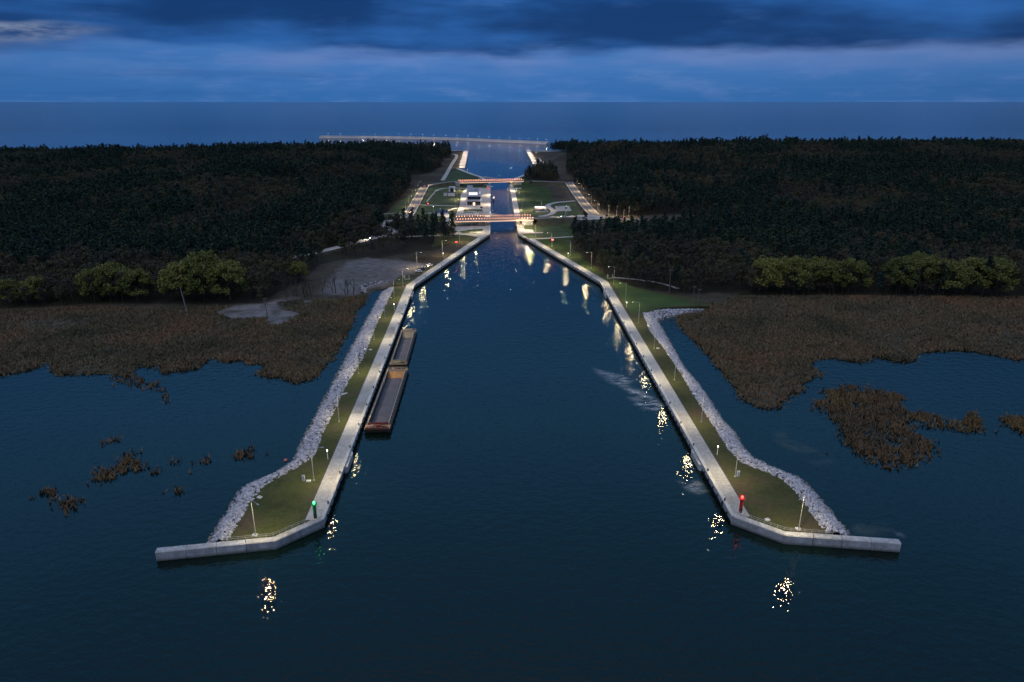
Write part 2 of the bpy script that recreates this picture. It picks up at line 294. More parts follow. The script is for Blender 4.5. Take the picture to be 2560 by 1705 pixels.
def smooth_line(poly, n=8):
    """Catmull-Rom through the points"""
    P = [poly[0]] + list(poly) + [poly[-1]]; out = []
    for i in range(1, len(P) - 2):
        for k in range(n):
            t = k / n; q = []
            for j in range(len(P[0])):
                p0, p1, p2, p3 = P[i - 1][j], P[i][j], P[i + 1][j], P[i + 2][j]
                q.append(0.5 * (2 * p1 + (p2 - p0) * t + (2 * p0 - 5 * p1 + 4 * p2 - p3) * t * t + (3 * p1 - p0 - 3 * p2 + p3) * t ** 3))
            out.append(tuple(q))
    out.append(tuple(poly[-1])); return out
def inside(poly, x, y):
    x = np.asarray(x, float); y = np.asarray(y, float); c = np.zeros(x.shape, bool); n = len(poly)
    for i in range(n):
        x1, y1 = poly[i]; x2, y2 = poly[(i + 1) % n]
        if y1 == y2: continue
        c ^= ((y1 > y) != (y2 > y)) & (x < (x2 - x1) * (y - y1) / (y2 - y1) + x1)
    return c
def dist_line(line, x, y, closed=False):
    x = np.asarray(x, float); y = np.asarray(y, float); d = np.full(x.shape, 1e9)
    pts = list(line) + ([line[0]] if closed else [])
    for (x1, y1), (x2, y2) in zip(pts[:-1], pts[1:]):
        dx, dy = x2 - x1, y2 - y1; L = dx * dx + dy * dy + 1e-9
        t = np.clip(((x - x1) * dx + (y - y1) * dy) / L, 0, 1)
        d = np.minimum(d, np.hypot(x - x1 - t * dx, y - y1 - t * dy))
    return d
def sstep(v, a, b):
    t = np.clip((v - a) / (b - a), 0, 1); return t * t * (3 - 2 * t)
def vnoise(x, y, s, seed=0):
    """value noise on arrays"""
    x = np.asarray(x, float) / s + seed * 17.3; y = np.asarray(y, float) / s + seed * 9.1
    xi, yi = np.floor(x).astype(int), np.floor(y).astype(int); xf, yf = x - xi, y - yi
    def h(a, b):
        n = (a * 374761393 + b * 668265263 + seed * 1442695) & 0xffffffff
        n = ((n ^ (n >> 13)) * 1274126177) & 0xffffffff
        return ((n ^ (n >> 16)) & 0xffff) / 65535.0
    u, v = xf * xf * (3 - 2 * xf), yf * yf * (3 - 2 * yf)
    return (h(xi, yi) * (1 - u) + h(xi + 1, yi) * u) * (1 - v) + (h(xi, yi + 1) * (1 - u) + h(xi + 1, yi + 1) * u) * v
def fbm(x, y, s, seed=0): return 0.55 * vnoise(x, y, s, seed) + 0.3 * vnoise(x, y, s / 2.3, seed + 1) + 0.15 * vnoise(x, y, s / 5.1, seed + 2)

# ------------------------------------------------------------------ materials
def new_mat(name):
    m = bpy.data.materials.new(name); m.use_nodes = True; nt = m.node_tree
    return m, nt, nt.nodes["Principled BSDF"]
def noise_node(nt, scale, detail=4, rough=0.55, stretch=None, coord='pos'):
    if coord == 'pos':
        g = nt.nodes.new("ShaderNodeNewGeometry"); v = g.outputs['Position']
    else:
        g = nt.nodes.new("ShaderNodeTexCoord"); v = g.outputs['Object']
    if stretch:
        mp = nt.nodes.new("ShaderNodeMapping"); nt.links.new(v, mp.inputs[0]); mp.inputs['Scale'].default_value = stretch; v = mp.outputs[0]
    n = nt.nodes.new("ShaderNodeTexNoise"); nt.links.new(v, n.inputs['Vector'])
    n.inputs['Scale'].default_value = scale; n.inputs['Detail'].default_value = detail; n.inputs['Roughness'].default_value = rough
    return n.outputs[0]
def ramp(nt, fac, stops):
    r = nt.nodes.new("ShaderNodeValToRGB"); e = r.color_ramp.elements
    while len(e) < len(stops): e.new(0.5)
    for i, (p, c) in enumerate(stops): e[i].position = p; e[i].color = (*c, 1)
    nt.links.new(fac, r.inputs[0]); return r.outputs[0]
def mulcol(nt, a, b, f=1.0):
    n = nt.nodes.new("ShaderNodeMix"); n.data_type = 'RGBA'; n.blend_type = 'MULTIPLY'; n.inputs[0].default_value = f
    nt.links.new(a, n.inputs[6]); nt.links.new(b, n.inputs[7]); return n.outputs[2]
def surf(name, col, rough=0.8, var=0.25, scale=0.5, fine=None, bump=0.0, metal=0.0, col2=None, coord='pos', stretch=None, spec=0.3, perobj=0.0, wet=None):
    m, nt, b = new_mat(name)
    n1 = noise_node(nt, scale, 5, 0.6, stretch, coord)
    c2 = col2 or tuple(c * (1 + var) for c in col); c1 = tuple(c * (1 - var) for c in col)
    out = ramp(nt, n1, [(0.3, c1), (0.5, col), (0.7, c2)])
    if fine:
        n2 = noise_node(nt, fine, 3, 0.6, None, coord)
        out = mulcol(nt, out, ramp(nt, n2, [(0.25, (0.6,) * 3), (0.7, (1.15,) * 3)]), 0.8)
    if perobj:
        oi = nt.nodes.new("ShaderNodeObjectInfo"); out = mulcol(nt, out, ramp(nt, oi.outputs['Random'], [(0, (1 - perobj,) * 3), (1, (1 + perobj,) * 3)]))
    if wet is not None:      # damp, algae-dark band above the waterline
        gp = nt.nodes.new("ShaderNodeNewGeometry"); sx = nt.nodes.new("ShaderNodeSeparateXYZ"); nt.links.new(gp.outputs['Position'], sx.inputs[0])
        ad = nt.nodes.new("ShaderNodeMath"); ad.operation = 'MULTIPLY_ADD'; nt.links.new(n1, ad.inputs[0]); ad.inputs[1].default_value = -.8; nt.links.new(sx.outputs[2], ad.inputs[2])
        mr = nt.nodes.new("ShaderNodeMapRange"); nt.links.new(ad.outputs[0], mr.inputs[0]); mr.inputs[1].default_value = -.35; mr.inputs[2].default_value = wet - .4
        out = mulcol(nt, out, ramp(nt, mr.outputs[0], [(0, (.28, .29, .26)), (1, (1, 1, 1))]))
    nt.links.new(out, b.inputs['Base Color'])
    b.inputs['Roughness'].default_value = rough; b.inputs['Metallic'].default_value = metal
    b.inputs['Specular IOR Level'].default_value = spec
    if bump:
        bp = nt.nodes.new("ShaderNodeBump"); bp.inputs['Strength'].default_value = bump; bp.inputs['Distance'].default_value = 0.15
        nt.links.new(noise_node(nt, (fine or scale * 4), 4, 0.6, None, coord), bp.inputs['Height']); nt.links.new(bp.outputs[0], b.inputs['Normal'])
    return m
def emit(name, col, strength, base=(0.6, 0.6, 0.6)):
    m, nt, b = new_mat(name)
    b.inputs['Base Color'].default_value = (*base, 1)
    n = noise_node(nt, 8, 1, 0.5, None, 'obj')
    c = ramp(nt, n, [(0.2, tuple(x * 0.9 for x in col)), (0.8, col)])
    nt.links.new(c, b.inputs['Emission Color']); b.inputs['Emission Strength'].default_value = strength
    return m
def soft_normal(nt, b, up):
    """sprays shade as a mass, not blade by blade"""
    g = nt.nodes.new("ShaderNodeNewGeometry"); mx = nt.nodes.new("ShaderNodeMix"); mx.data_type = 'VECTOR'; mx.inputs[0].default_value = up
    nt.links.new(g.outputs['Normal'], mx.inputs[4]); mx.inputs[5].default_value = (0, 0, 1)
    nz = nt.nodes.new("ShaderNodeVectorMath"); nz.operation = 'NORMALIZE'; nt.links.new(mx.outputs[1], nz.inputs[0]); nt.links.new(nz.outputs[0], b.inputs['Normal'])
def foliage(name, dark, light, rough=0.75, mid=None):
    """leaf colour varies tree by tree and clump by clump"""
    m, nt, b = new_mat(name)
    oi = nt.nodes.new("ShaderNodeObjectInfo")
    c = ramp(nt, oi.outputs['Random'], [(0.0, dark), (0.55, tuple((x + y) / 2 for x, y in zip(dark, light))), (1.0, light)] if mid is None else [(0.0, dark), (0.5, mid), (1.0, light)])
    n = noise_node(nt, 0.6, 3, 0.6)
    c = mulcol(nt, c, ramp(nt, n, [(0.3, (0.55,) * 3), (0.7, (1.35,) * 3)]), 1.0)
    nb = noise_node(nt, 0.018, 3, 0.6)
    c = mulcol(nt, c, ramp(nt, nb, [(0.35, (0.70, .78, .85)), (0.65, (1.22, 1.18, 1.02))]), 1.0)
    soft_normal(nt, b, 0.35)
    nt.links.new(c, b.inputs['Base Color']); b.inputs['Roughness'].default_value = rough; b.inputs['Specular IOR Level'].default_value = 0.15
    return m
M = {}
M['concrete'] = surf('concrete', (0.36, 0.35, 0.345), 0.85, 0.22, 0.12, 1.2, 0.2, perobj=.16)
M['coping'] = surf('coping_concrete', (0.48, 0.455, 0.44), 0.8, 0.16, 0.3, 1.5, 0.2, perobj=.08)
M['wall'] = surf('wall_concrete', (0.35, 0.35, 0.37), 0.85, 0.28, 0.5, 1.2, 0.2, stretch=(1, 1, 0.2), perobj=.10, wet=.9)
M['sheet_pile'] = surf('sheet_pile_steel', (0.045, 0.042, 0.045), 0.7, 0.4, 0.6, 3.0, 0.2, stretch=(1, 1, 0.15))
M['light_strip'] = emit('light_strip', (1.0, 0.58, 0.34), 3.2)
M['paving'] = surf('paving', (0.38, 0.35, 0.33), 0.9, 0.15, 0.15, 1.5, 0.1)
M['asphalt'] = surf('asphalt', (0.145, 0.132, 0.125), 0.9, 0.2, 0.1, 1.5, 0.1)
M['line'] = surf('road_paint', (0.62, 0.60, 0.56), 0.7, 0.12, 0.8, 4)
M['kerb'] = surf('kerb_stone', (0.30, 0.28, 0.27), 0.85, 0.15, 0.5, 3)
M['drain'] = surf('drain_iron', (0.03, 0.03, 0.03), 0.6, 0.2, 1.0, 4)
M['lawn'] = surf('lawn', (0.052, 0.056, 0.017), 0.95, 0.4, 0.09, 1.1, 0.5, col2=(0.072, 0.050, 0.028))
M['lawn_dry'] = surf('dry_lawn', (0.054, 0.062, 0.016), 0.95, 0.4, 0.10, 1.1, 0.5, col2=(0.078, 0.058, 0.034))
M['lawn_green'] = surf('green_lawn', (0.040, 0.058, 0.018), 0.95, 0.3, 0.06, 1.0, 0.4)
M['lawn_vivid'] = surf('vivid_lawn', (0.048, 0.078, 0.018), 0.95, 0.3, 0.08, 1.0, 0.4)
M['embank'] = surf('embankment_grass', (0.060, 0.055, 0.032), 0.95, 0.35, 0.1, 0.9, 0.4)
M['sand'] = surf('pale_sand', (0.27, 0.24, 0.235), 0.95, 0.35, 0.12, 0.9, 0.3)
M['steel'] = surf('galvanised_steel', (0.42, 0.42, 0.43), 0.5, 0.12, 2, None, 0, 0.3)
M['white'] = surf('white_paint', (0.72, 0.72, 0.74), 0.6, 0.06, 0.8)
M['render'] = surf('white_render', (0.60, 0.60, 0.66), 0.8, 0.08, 0.2, 2)
M['roofgrey'] = surf('pale_roof', (0.42, 0.42, 0.50), 0.7, 0.1, 0.2, 2)
M['blueroof'] = surf('slate_blue_roof', (0.030, 0.045, 0.11), 0.5, 0.2, 0.6)
M['glass'] = surf('dark_glass', (0.010, 0.014, 0.035), 0.08, 0.2, 0.2, spec=0.6)
M['dark'] = surf('dark_metal', (0.03, 0.03, 0.035), 0.5, 0.2, 2)
M['rubber'] = surf('rubber', (0.02, 0.02, 0.02), 0.8, 0.2, 2)
M['rust'] = surf('rust', (0.34, 0.19, 0.10), 0.85, 0.4, 0.8, 4, 0.3, col2=(0.44, 0.30, 0.18))
M['rust_orange'] = surf('orange_rust', (0.42, 0.20, 0.075), 0.85, 0.3, 0.6, 4, 0.3, col2=(0.46, 0.27, 0.12))
M['tan'] = surf('tan_plating', (0.33, 0.27, 0.18), 0.85, 0.3, 0.6, 4, 0.3)
M['rust_red'] = surf('rust_red_paint', (0.20, 0.055, 0.045), 0.8, 0.4, 1.0, 4, 0.3)
M['hull'] = surf('barge_hull_paint', (0.075, 0.060, 0.055), 0.7, 0.35, 0.5, 3, 0.2)
M['coaming'] = surf('worn_coaming', (0.38, 0.33, 0.29), 0.8, 0.3, 0.6, 3, 0.2, col2=(0.42, 0.28, 0.17))
M['holdwall'] = surf('hold_plating', (0.09, 0.075, 0.062), 0.8, 0.4, 0.6, 3, 0.2)
M['cargo'] = surf('wet_hold_floor', (0.105, 0.092, 0.105), 0.55, 0.25, 0.25, 3, 0.3)
M['green'] = surf('green_beacon_paint', (0.01, 0.16, 0.04), 0.45, 0.15, 2)
M['red'] = surf('red_beacon_paint', (0.42, 0.015, 0.015), 0.45, 0.15, 2)
M['bark'] = surf('bark', (0.055, 0.042, 0.035), 0.95, 0.3, 1.5)
M['palebark'] = surf('pale_dead_wood', (0.20, 0.18, 0.17), 0.95, 0.3, 1.5)
M['wood'] = surf('weathered_wood', (0.16, 0.14, 0.14), 0.9, 0.25, 1.5)
M['pink'] = surf('faded_red_buoy', (0.50, 0.16, 0.14), 0.6, 0.2, 2)
M['rock'] = surf('quarry_rock', (0.42, 0.41, 0.46), 0.95, 0.5, 0.8, 3, 0.3, wet=.7)
M['rubble'] = surf('rubble_bed', (0.06, 0.057, 0.062), 0.95, 0.4, 1.2, 4, 0.4)  # kept dark: shade of the gaps between rocks is in this colour
M['pine'] = foliage('pine_needles', (0.010, 0.028, 0.025), (0.036, 0.050, 0.030))
M['autumn'] = foliage('autumn_leaves', (0.036, 0.038, 0.034), (0.062, 0.062, 0.030), mid=(0.062, 0.048, 0.032))
M['willow'] = foliage('willow_leaves', (0.100, 0.108, 0.030), (0.165, 0.155, 0.042))
M['twig'] = surf('bare_twigs', (0.060, 0.050, 0.048), 0.95, 0.3, 1)
M['pinkbeam'] = surf('bridge_steel', (0.50, 0.40, 0.36), 0.6, 0.1, 0.8)
M['lamp_glass'] = emit('lamp_lens', (1.0, 0.86, 0.55), 30)
M['bridge_lamp'] = emit('bridge_lamp_glow', (1.0, 0.38, 0.20), 6)
M['white_lamp'] = emit('white_lamp_glow', (1.0, 0.93, 0.80), 6)
M['cold_lamp'] = emit('cold_lamp_glow', (0.75, 0.88, 1.0), 5)
M['red_lamp'] = emit('red_lamp_glow', (1.0, 0.03, 0.015), 8)
M['green_lamp'] = emit('green_lamp_glow', (0.05, 1.0, 0.25), 5)
M['window_lit'] = emit('lit_window', (1.0, 0.92, 0.78), 1.8)
M['door_lit'] = emit('lit_doorway', (1.0, 0.72, 0.38), 1.6)
M['head_lamp'] = emit('headlamp', (1.0, 0.86, 0.55), 60)
M['tail_lamp'] = emit('tail_lamp', (1.0, 0.03, 0.01), 25)
def reed_mat(name, a, b, c):
    m, nt, bs = new_mat(name)
    n = noise_node(nt, 0.028, 5, 0.65); n2 = noise_node(nt, 0.9, 2, 0.5)
    col = mulcol(nt, ramp(nt, n, [(0.35, a), (0.5, b), (0.66, c)]), ramp(nt, n2, [(0.3, (0.72,) * 3), (0.7, (1.25,) * 3)]))
    soft_normal(nt, bs, 0.75)
    nt.links.new(col, bs.inputs['Base Color']); bs.inputs['Roughness'].default_value = 0.95; bs.inputs['Specular IOR Level'].default_value = 0.1
    return m
M['reed'] = reed_mat('dry_reed', (0.078, 0.074, 0.048), (0.145, 0.112, 0.068), (0.205, 0.120, 0.072))
M['reed_red'] = reed_mat('russet_reed', (0.100, 0.080, 0.056), (0.150, 0.098, 0.056), (0.165, 0.110, 0.050))
# terrain: ground-cover colour by vertex, broken up by noise
def terrain_mat():
    m, nt, b = new_mat('terrain_cover')
    a = nt.nodes.new("ShaderNodeVertexColor"); a.layer_name = 'cover'
    n = noise_node(nt, 0.25, 5, 0.65); n2 = noise_node(nt, 1.6, 3, 0.6)
    c = mulcol(nt, a.outputs[0], ramp(nt, n, [(0.3, (0.65,) * 3), (0.7, (1.3,) * 3)]))
    c = mulcol(nt, c, ramp(nt, n2, [(0.3, (0.7,) * 3), (0.7, (1.2,) * 3)]))
    nt.links.new(c, b.inputs['Base Color']); b.inputs['Roughness'].default_value = 0.95; b.inputs['Specular IOR Level'].default_value = 0.1
    bp = nt.nodes.new("ShaderNodeBump"); bp.inputs['Strength'].default_value = 0.5; bp.inputs['Distance'].default_value = 0.3
    nt.links.new(n2, bp.inputs['Height']); nt.links.new(bp.outputs[0], b.inputs['Normal'])
    return m
M['terrain'] = terrain_mat()
def water_mat():
    m, nt, b = new_mat('canal_and_bay_water')
    n0 = noise_node(nt, 0.012, 3, 0.5)
    c = ramp(nt, n0, [(0.3, (0.0012, 0.0060, 0.0050)), (0.7, (0.0022, 0.0085, 0.0070))])
    nt.links.new(c, b.inputs['Base Color']); b.inputs['IOR'].default_value = 1.333
    
    gp = nt.nodes.new("ShaderNodeNewGeometry"); sp = nt.nodes.new("ShaderNodeSeparateXYZ"); nt.links.new(gp.outputs['Position'], sp.inputs[0])
    mr = nt.nodes.new("ShaderNodeMapRange"); nt.links.new(sp.outputs[1], mr.inputs[0])      # sheltered canal, then the open sea's waves
    mr.inputs[1].default_value = 1100; mr.inputs[2].default_value = 2600; mr.inputs[3].default_value = 0.013; mr.inputs[4].default_value = 0.12
    wp = ramp(nt, noise_node(nt, 0.016, 3, 0.55, (1, .55, 1)), [(0.42, (0, 0, 0)), (0.66, (.002,) * 3)])      # wind-ruffled patches
    ar = nt.nodes.new("ShaderNodeMath"); ar.operation = 'ADD'; nt.links.new(mr.outputs[0], ar.inputs[0]); nt.links.new(wp, ar.inputs[1]); nt.links.new(ar.outputs[0], b.inputs['Roughness']); b.inputs['Specular IOR Level'].default_value = 0.5
    a1 = noise_node(nt, 0.35, 1, 0.5, (1.0, 1.3, 1.0)); a2 = noise_node(nt, 1.25, 1, 0.5, (1.2, 1.0, 1.0))
    b1 = nt.nodes.new("ShaderNodeBump"); b1.inputs['Strength'].default_value = 1.0; b1.inputs['Distance'].default_value = 0.18
    nt.links.new(a1, b1.inputs['Height'])
    b2 = nt.nodes.new("ShaderNodeBump"); b2.inputs['Strength'].default_value = 1.0; b2.inputs['Distance'].default_value = 0.075
    nt.links.new(a2, b2.inputs['Height']); nt.links.new(b1.outputs[0], b2.inputs['Normal'])
    nt.links.new(b2.outputs[0], b.inputs['Normal'])
    return m
M['water'] = water_mat()
def film_mat(name, col, scale, stretch, amount, rough=0.6):
    m, nt, b = new_mat(name)
    b.inputs['Base Color'].default_value = (*col, 1); b.inputs['Roughness'].default_value = rough
    a = nt.nodes.new("ShaderNodeVertexColor"); a.layer_name = 'cover'
    n = noise_node(nt, scale, 5, 0.65, stretch)
    r = ramp(nt, n, [(0.38, (0, 0, 0)), (0.72, (1, 1, 1))])
    mm = mulcol(nt, r, a.outputs[0])
    k = nt.nodes.new("ShaderNodeMath"); k.operation = 'MULTIPLY'; nt.links.new(mm, k.inputs[0]); k.inputs[1].default_value = amount
    nt.links.new(k.outputs[0], b.inputs['Alpha'])
    return m

# ================================================================== terrain
RID_X = [-1800, -825, -699, -474, -320, -222, -117, 79, 226, 577, 825, 1800]
RID_Z = [8, 8, 13, 16, 23, 19, 16, 25, 30, 33, 30, 28]
def axis_x(y): return np.interp(y, [130, 380, 533, 880, 1080, 1480], [3, -2, -6, -15.5, -19, -31])
def hz(x, y):
    x = np.asarray(x, float); y = np.asarray(y, float)
    rd = np.interp(x, RID_X, RID_Z)
    t = np.interp(y, [300, 500, 620, 760, 900, 1040, 1180, 1330, 1440, 1500], [0, 0.03, 0.12, 0.36, 0.72, 0.97, 1.0, 0.55, 0.08, 0.0])
    base = 1.3 + 1.1 * sstep(y, 330, 420) + t * rd + t * 7 * (fbm(x, y, 130, 3) - 0.5)
    d = x - axis_x(y)
    lft = np.interp(y, [330, 500, 900, 1000, 1300], [40, 110, 112, 100, 78]); rgt = np.interp(y, [330, 500, 620, 900, 1000, 1300], [50, 62, 95, 98, 92, 66])
    out = np.where(d < 0, -d - lft, d - rgt)
    w = sstep(out, 0, 75)
    return 2.25 + (base - 2.25) * w
LAND_L = PLAN['marsh_left'] + [(-74, 373), (-62, 376), (-58, 378), (-20.5, 535), (-24, 642), (-31, 880), (-44, 950), (-58, 984), (-75, 1040), (-84, 1076), (-78, 1088), (-96, 1478), (-143, 1495), (-400, 1430), (-900, 1300), (-1800, 1250), (-1800, 240)]
LAND_R = PLAN['marsh_right'] + [(1800, 240), (1800, 1560), (400, 1520), (75, 1478), (36, 1475), (41, 1090), (42, 1076), (36, 1055), (22, 990), (9, 938), (1, 890), (7, 632), (9, 533), (54, 382), (66, 330), (78, 333), (96, 333)]
SOFT = [PLAN['marsh_left'], PLAN['marsh_right'], [(-143, 1495), (-400, 1430), (-900, 1300), (-1800, 1250)], [(1800, 1560), (400, 1520), (75, 1478)]]
def ground(x, y):
    x = np.asarray(x, float); y = np.asarray(y, float)
    ins = inside(LAND_L, x, y) | inside(LAND_R, x, y)
    z = hz(x, y); sd = np.full(x.shape, 1e9)
    for s in SOFT: sd = np.minimum(sd, dist_line(s, x, y))
    z = np.minimum(z, np.where(ins, 0.25 + sd * 0.06, -0.9))
    return np.where(ins, z, np.maximum(-1.5, np.minimum(-0.9, z)))
def gz(x, y): return float(ground(np.array([x]), np.array([y]))[0])

def forest_mask(x, y):
    """1 where trees stand"""
    x = np.asarray(x, float); y = np.asarray(y, float)
    fl = PLAN['forest_left'][:-5] + [(-46, 543), (-64, 548), (-92, 550), (-113, 560), (-118, 686), (-121, 760), (-124, 850), (-135, 900), (-140, 960), (-118, 1010), (-112, 1120), (-128, 1210), (-112, 1300), (-128, 1440), (-400, 1400), (-900, 1270), (-1800, 1220), (-1800, 330)]
    fr = PLAN['forest_right'][:-3] + [(52, 516), (70, 520), (95, 525), (125, 534), (170, 545), (190, 575), (165, 606), (118, 612), (100, 618), (90, 636), (84, 690), (86, 800), (82, 870), (80, 905), (84, 960), (78, 1010), (86, 1080), (92, 1180), (100, 1280), (84, 1400), (78, 1455), (400, 1490), (1800, 1530), (1800, 345)]
    m = inside(fl, x, y) | inside(fr, x, y)
    cl = inside([(36, 905), (58, 880), (62, 960), (60, 1060), (40, 1075), (24, 985), (14, 925)], x, y)   # scrub clump by the far bridge
    m |= cl
    m &= ~inside(PLAN['sand_clearing'], x, y)
    road = PLAN['road_left_down']
    m &= dist_line(road, x, y) > 6.0
    m &= dist_line(PLAN['road_left_west'], x, y) > 5.0
    m &= dist_line([p[:2] for p in PLAN['road_right_east']], x, y) > 5.5
    m &= dist_line(PLAN['left_bottom_path'], x, y) > 3.5
    return m
def terrain():
    xs = np.concatenate([np.arange(-1800, -330, 24), np.arange(-330, -150, 6), np.arange(-150, 150, 3.0), np.arange(150, 330, 6), np.arange(330, 1801, 24)])
    ys = np.concatenate([np.arange(196, 460, 3.0), np.arange(460, 900, 5.0), np.arange(900, 1600, 10.0)])
    X, Y = np.meshgrid(xs, ys); Zg = ground(X, Y)
    nx, ny = len(xs), len(ys)
    V = np.stack([X, Y, Zg], -1).reshape(-1, 3)
    idx = np.arange(nx * ny).reshape(ny, nx)
    q = np.stack([idx[:-1, :-1], idx[:-1, 1:], idx[1:, 1:], idx[1:, :-1]], -1).reshape(-1, 4)
    keep = (V[q][:, :, 2] > -0.85).any(1); q = q[keep]
    me = bpy.data.meshes.new('terrain'); me.from_pydata(V.tolist(), [], q.tolist()); me.update()
    x, y = X.ravel(), Y.ravel()
    n1 = fbm(x, y, 26, 11)[:, None]
    duff = np.array([0.030, 0.026, 0.018]) + 0.02 * (n1 - .5)
    heath = np.array([0.060, 0.050, 0.038]) + 0.05 * (n1 - .5)
    grass = np.array([0.045, 0.062, 0.020]) + np.array([.05, .02, .02]) * (n1 - .5)
    marsh = np.array([0.070, 0.058, 0.042]) + 0.03 * (n1 - .5)
    sand = np.array([0.185, 0.165, 0.170])
    C = heath.copy()
    fm = forest_mask(x, y)[:, None]
    C = np.where(fm, duff, C)
    mp = PLAN['marsh_left'] + PLAN['marsh_left_back']; mq = PLAN['marsh_right'] + PLAN['marsh_right_back']
    mm = (inside(mp, x, y) | inside(mq, x, y))[:, None]; C = np.where(mm, marsh, C)
    d = x - axis_x(y)
    near = ((np.abs(d + 10) < 66) & (y > 520) & (y < 960))[:, None] | ((d > 0) & (d < 66) & (y > 370) & (y < 540))[:, None]
    C = np.where(near & ~fm, grass, C)
    sd = dist_line(PLAN['sand_clearing'], x, y, True); si = inside(PLAN['sand_clearing'], x, y)
    w = np.where(si, sstep(sd + 8 * (n1[:, 0] - .45), -1, 7), 0)[:, None] * np.clip(0.45 + 1.1 * fbm(x, y, 40, 21)[:, None], 0, 1)
    C = C * (1 - w) + sand * 0.85 * w
    for key in ('sand_patch', 'sand_patch_small'):
        sd = dist_line(PLAN[key], x, y, True); si = inside(PLAN[key], x, y)
        w = np.where(si, np.clip(-0.45 + 2.4 * fbm(x, y, 8, 5), 0, 1), np.clip(1 - sd / 3.0, 0, 1) * 0.4)[:, None]
        C = C * (1 - w) + sand * w
    beach = (dist_line(SOFT[2], x, y) < 30) | (dist_line(SOFT[3], x, y) < 30)
    C = np.where(beach[:, None], sand, C)
    ca = me.color_attributes.new('cover', 'FLOAT_COLOR', 'POINT')
    ca.data.foreach_set('color', np.concatenate([np.clip(C, 0.004, 1), np.ones((len(C), 1))], 1).astype(np.float32).ravel())
    me.materials.append(M['terrain'])
    for p in me.polygons: p.use_smooth = True
    tag(link('terrain', me), kind='structure')
terrain()
w = MB(); S = 90000
w.add([(-S, -3000, 0), (S, -3000, 0), (S, S, 0), (-S, S, 0)], [(0, 1, 2, 3)])
tag(w.build('water', M['water']), kind='structure')

# ================================================================== quays
QW = 5.0      # paved width
def panel(a0, a1, b1, b0, z0, z1): return MB().prism([a0, a1, b1, b0], z0, z1)
def lerp2(a, b, t): return (a[0] + (b[0] - a[0]) * t, a[1] + (b[1] - a[1]) * t)
def quay(front, side, root, wall_to=1.55):
    """side=+1: land lies to the left of the travel direction"""
    back = offset(front, side * QW); cop = offset(front, side * 0.95); drn = offset(front, side * (QW - 0.35))
    for i in range(len(front) - 1):
        L = math.dist(front[i], front[i + 1]); n = max(1, round(L / 15.0))
        for k in range(n):
            t0 = k / n + (0.00015 if k else 0); t1 = (k + 1) / n - (0.00015 if k < n - 1 else 0)
            f0, f1 = lerp2(front[i], front[i + 1], t0), lerp2(front[i], front[i + 1], t1)
            c0, c1 = lerp2(cop[i], cop[i + 1], t0), lerp2(cop[i], cop[i + 1], t1)
            d0, d1 = lerp2(drn[i], drn[i + 1], t0), lerp2(drn[i], drn[i + 1], t1)
            panel(c0, c1, d1, d0, 1.2, 2.30 + random.uniform(-.012, .012)).build('paving_slab', M['concrete'], root)
            panel(f0, f1, c1, c0, 0.95, 2.50).build('coping_block', M['coping'], root)
        panel(drn[i], drn[i + 1], back[i + 1], back[i], 1.2, 2.27).build('drain_channel', M['drain'], root)
        # sheet pile wall under the coping: a folded face
        L = math.dist(front[i], front[i + 1]); m = int(L / 1.4); pts = []
        ux, uy = (front[i + 1][0] - front[i][0]) / L, (front[i + 1][1] - front[i][1]) / L; nx, ny = -uy * side, ux * side
        for k in range(m + 1):
            for s, dd in ((0.0, 0.12), (0.3, 0.12), (0.5, 0.42), (0.8, 0.42)):
                t = (k + s) / (m + 1) * L; pts.append((front[i][0] + ux * t + nx * dd, front[i][1] + uy * t + ny * dd))
        pts.append((front[i + 1][0] + nx * .12, front[i + 1][1] + ny * .12))
        mb = MB(); nn = len(pts)
        mb.add([(x, y, -2.5) for x, y in pts] + [(x, y, 1.0) for x, y in pts], [(k, k + 1, nn + k + 1, nn + k) for k in range(nn - 1)])
        mb.build('sheet_pile_wall', M['sheet_pile'], root)
def along(front, s):
    for a, b in zip(front[:-1], front[1:]):
        L = math.dist(a, b)
        if s <= L: return lerp2(a, b, s / L), math.atan2(b[1] - a[1], b[0] - a[0])
        s -= L
    return b, math.atan2(b[1] - a[1], b[0] - a[0])
def length(p): return sum(math.dist(a, b) for a, b in zip(p[:-1], p[1:]))
bollard_me = MB().lathe([(0.28, 0), (0.28, 0.06), (0.16, 0.1), (0.16, 0.42), (0.27, 0.5), (0.27, 0.6), (0.1, 0.66)], n=10).mesh('bollard', M['dark'])
fender_me = MB().box((0, 0, -0.35), (0.30, 0.26, 1.9)).mesh('fender', M['rubber'])
fl_l = [PLAN['quay_left'][2], PLAN['quay_left'][1], PLAN['quay_left'][0]]       # running away from the bay
fl_r = [PLAN['quay_right'][2], PLAN['quay_right'][1], PLAN['quay_right'][0]]
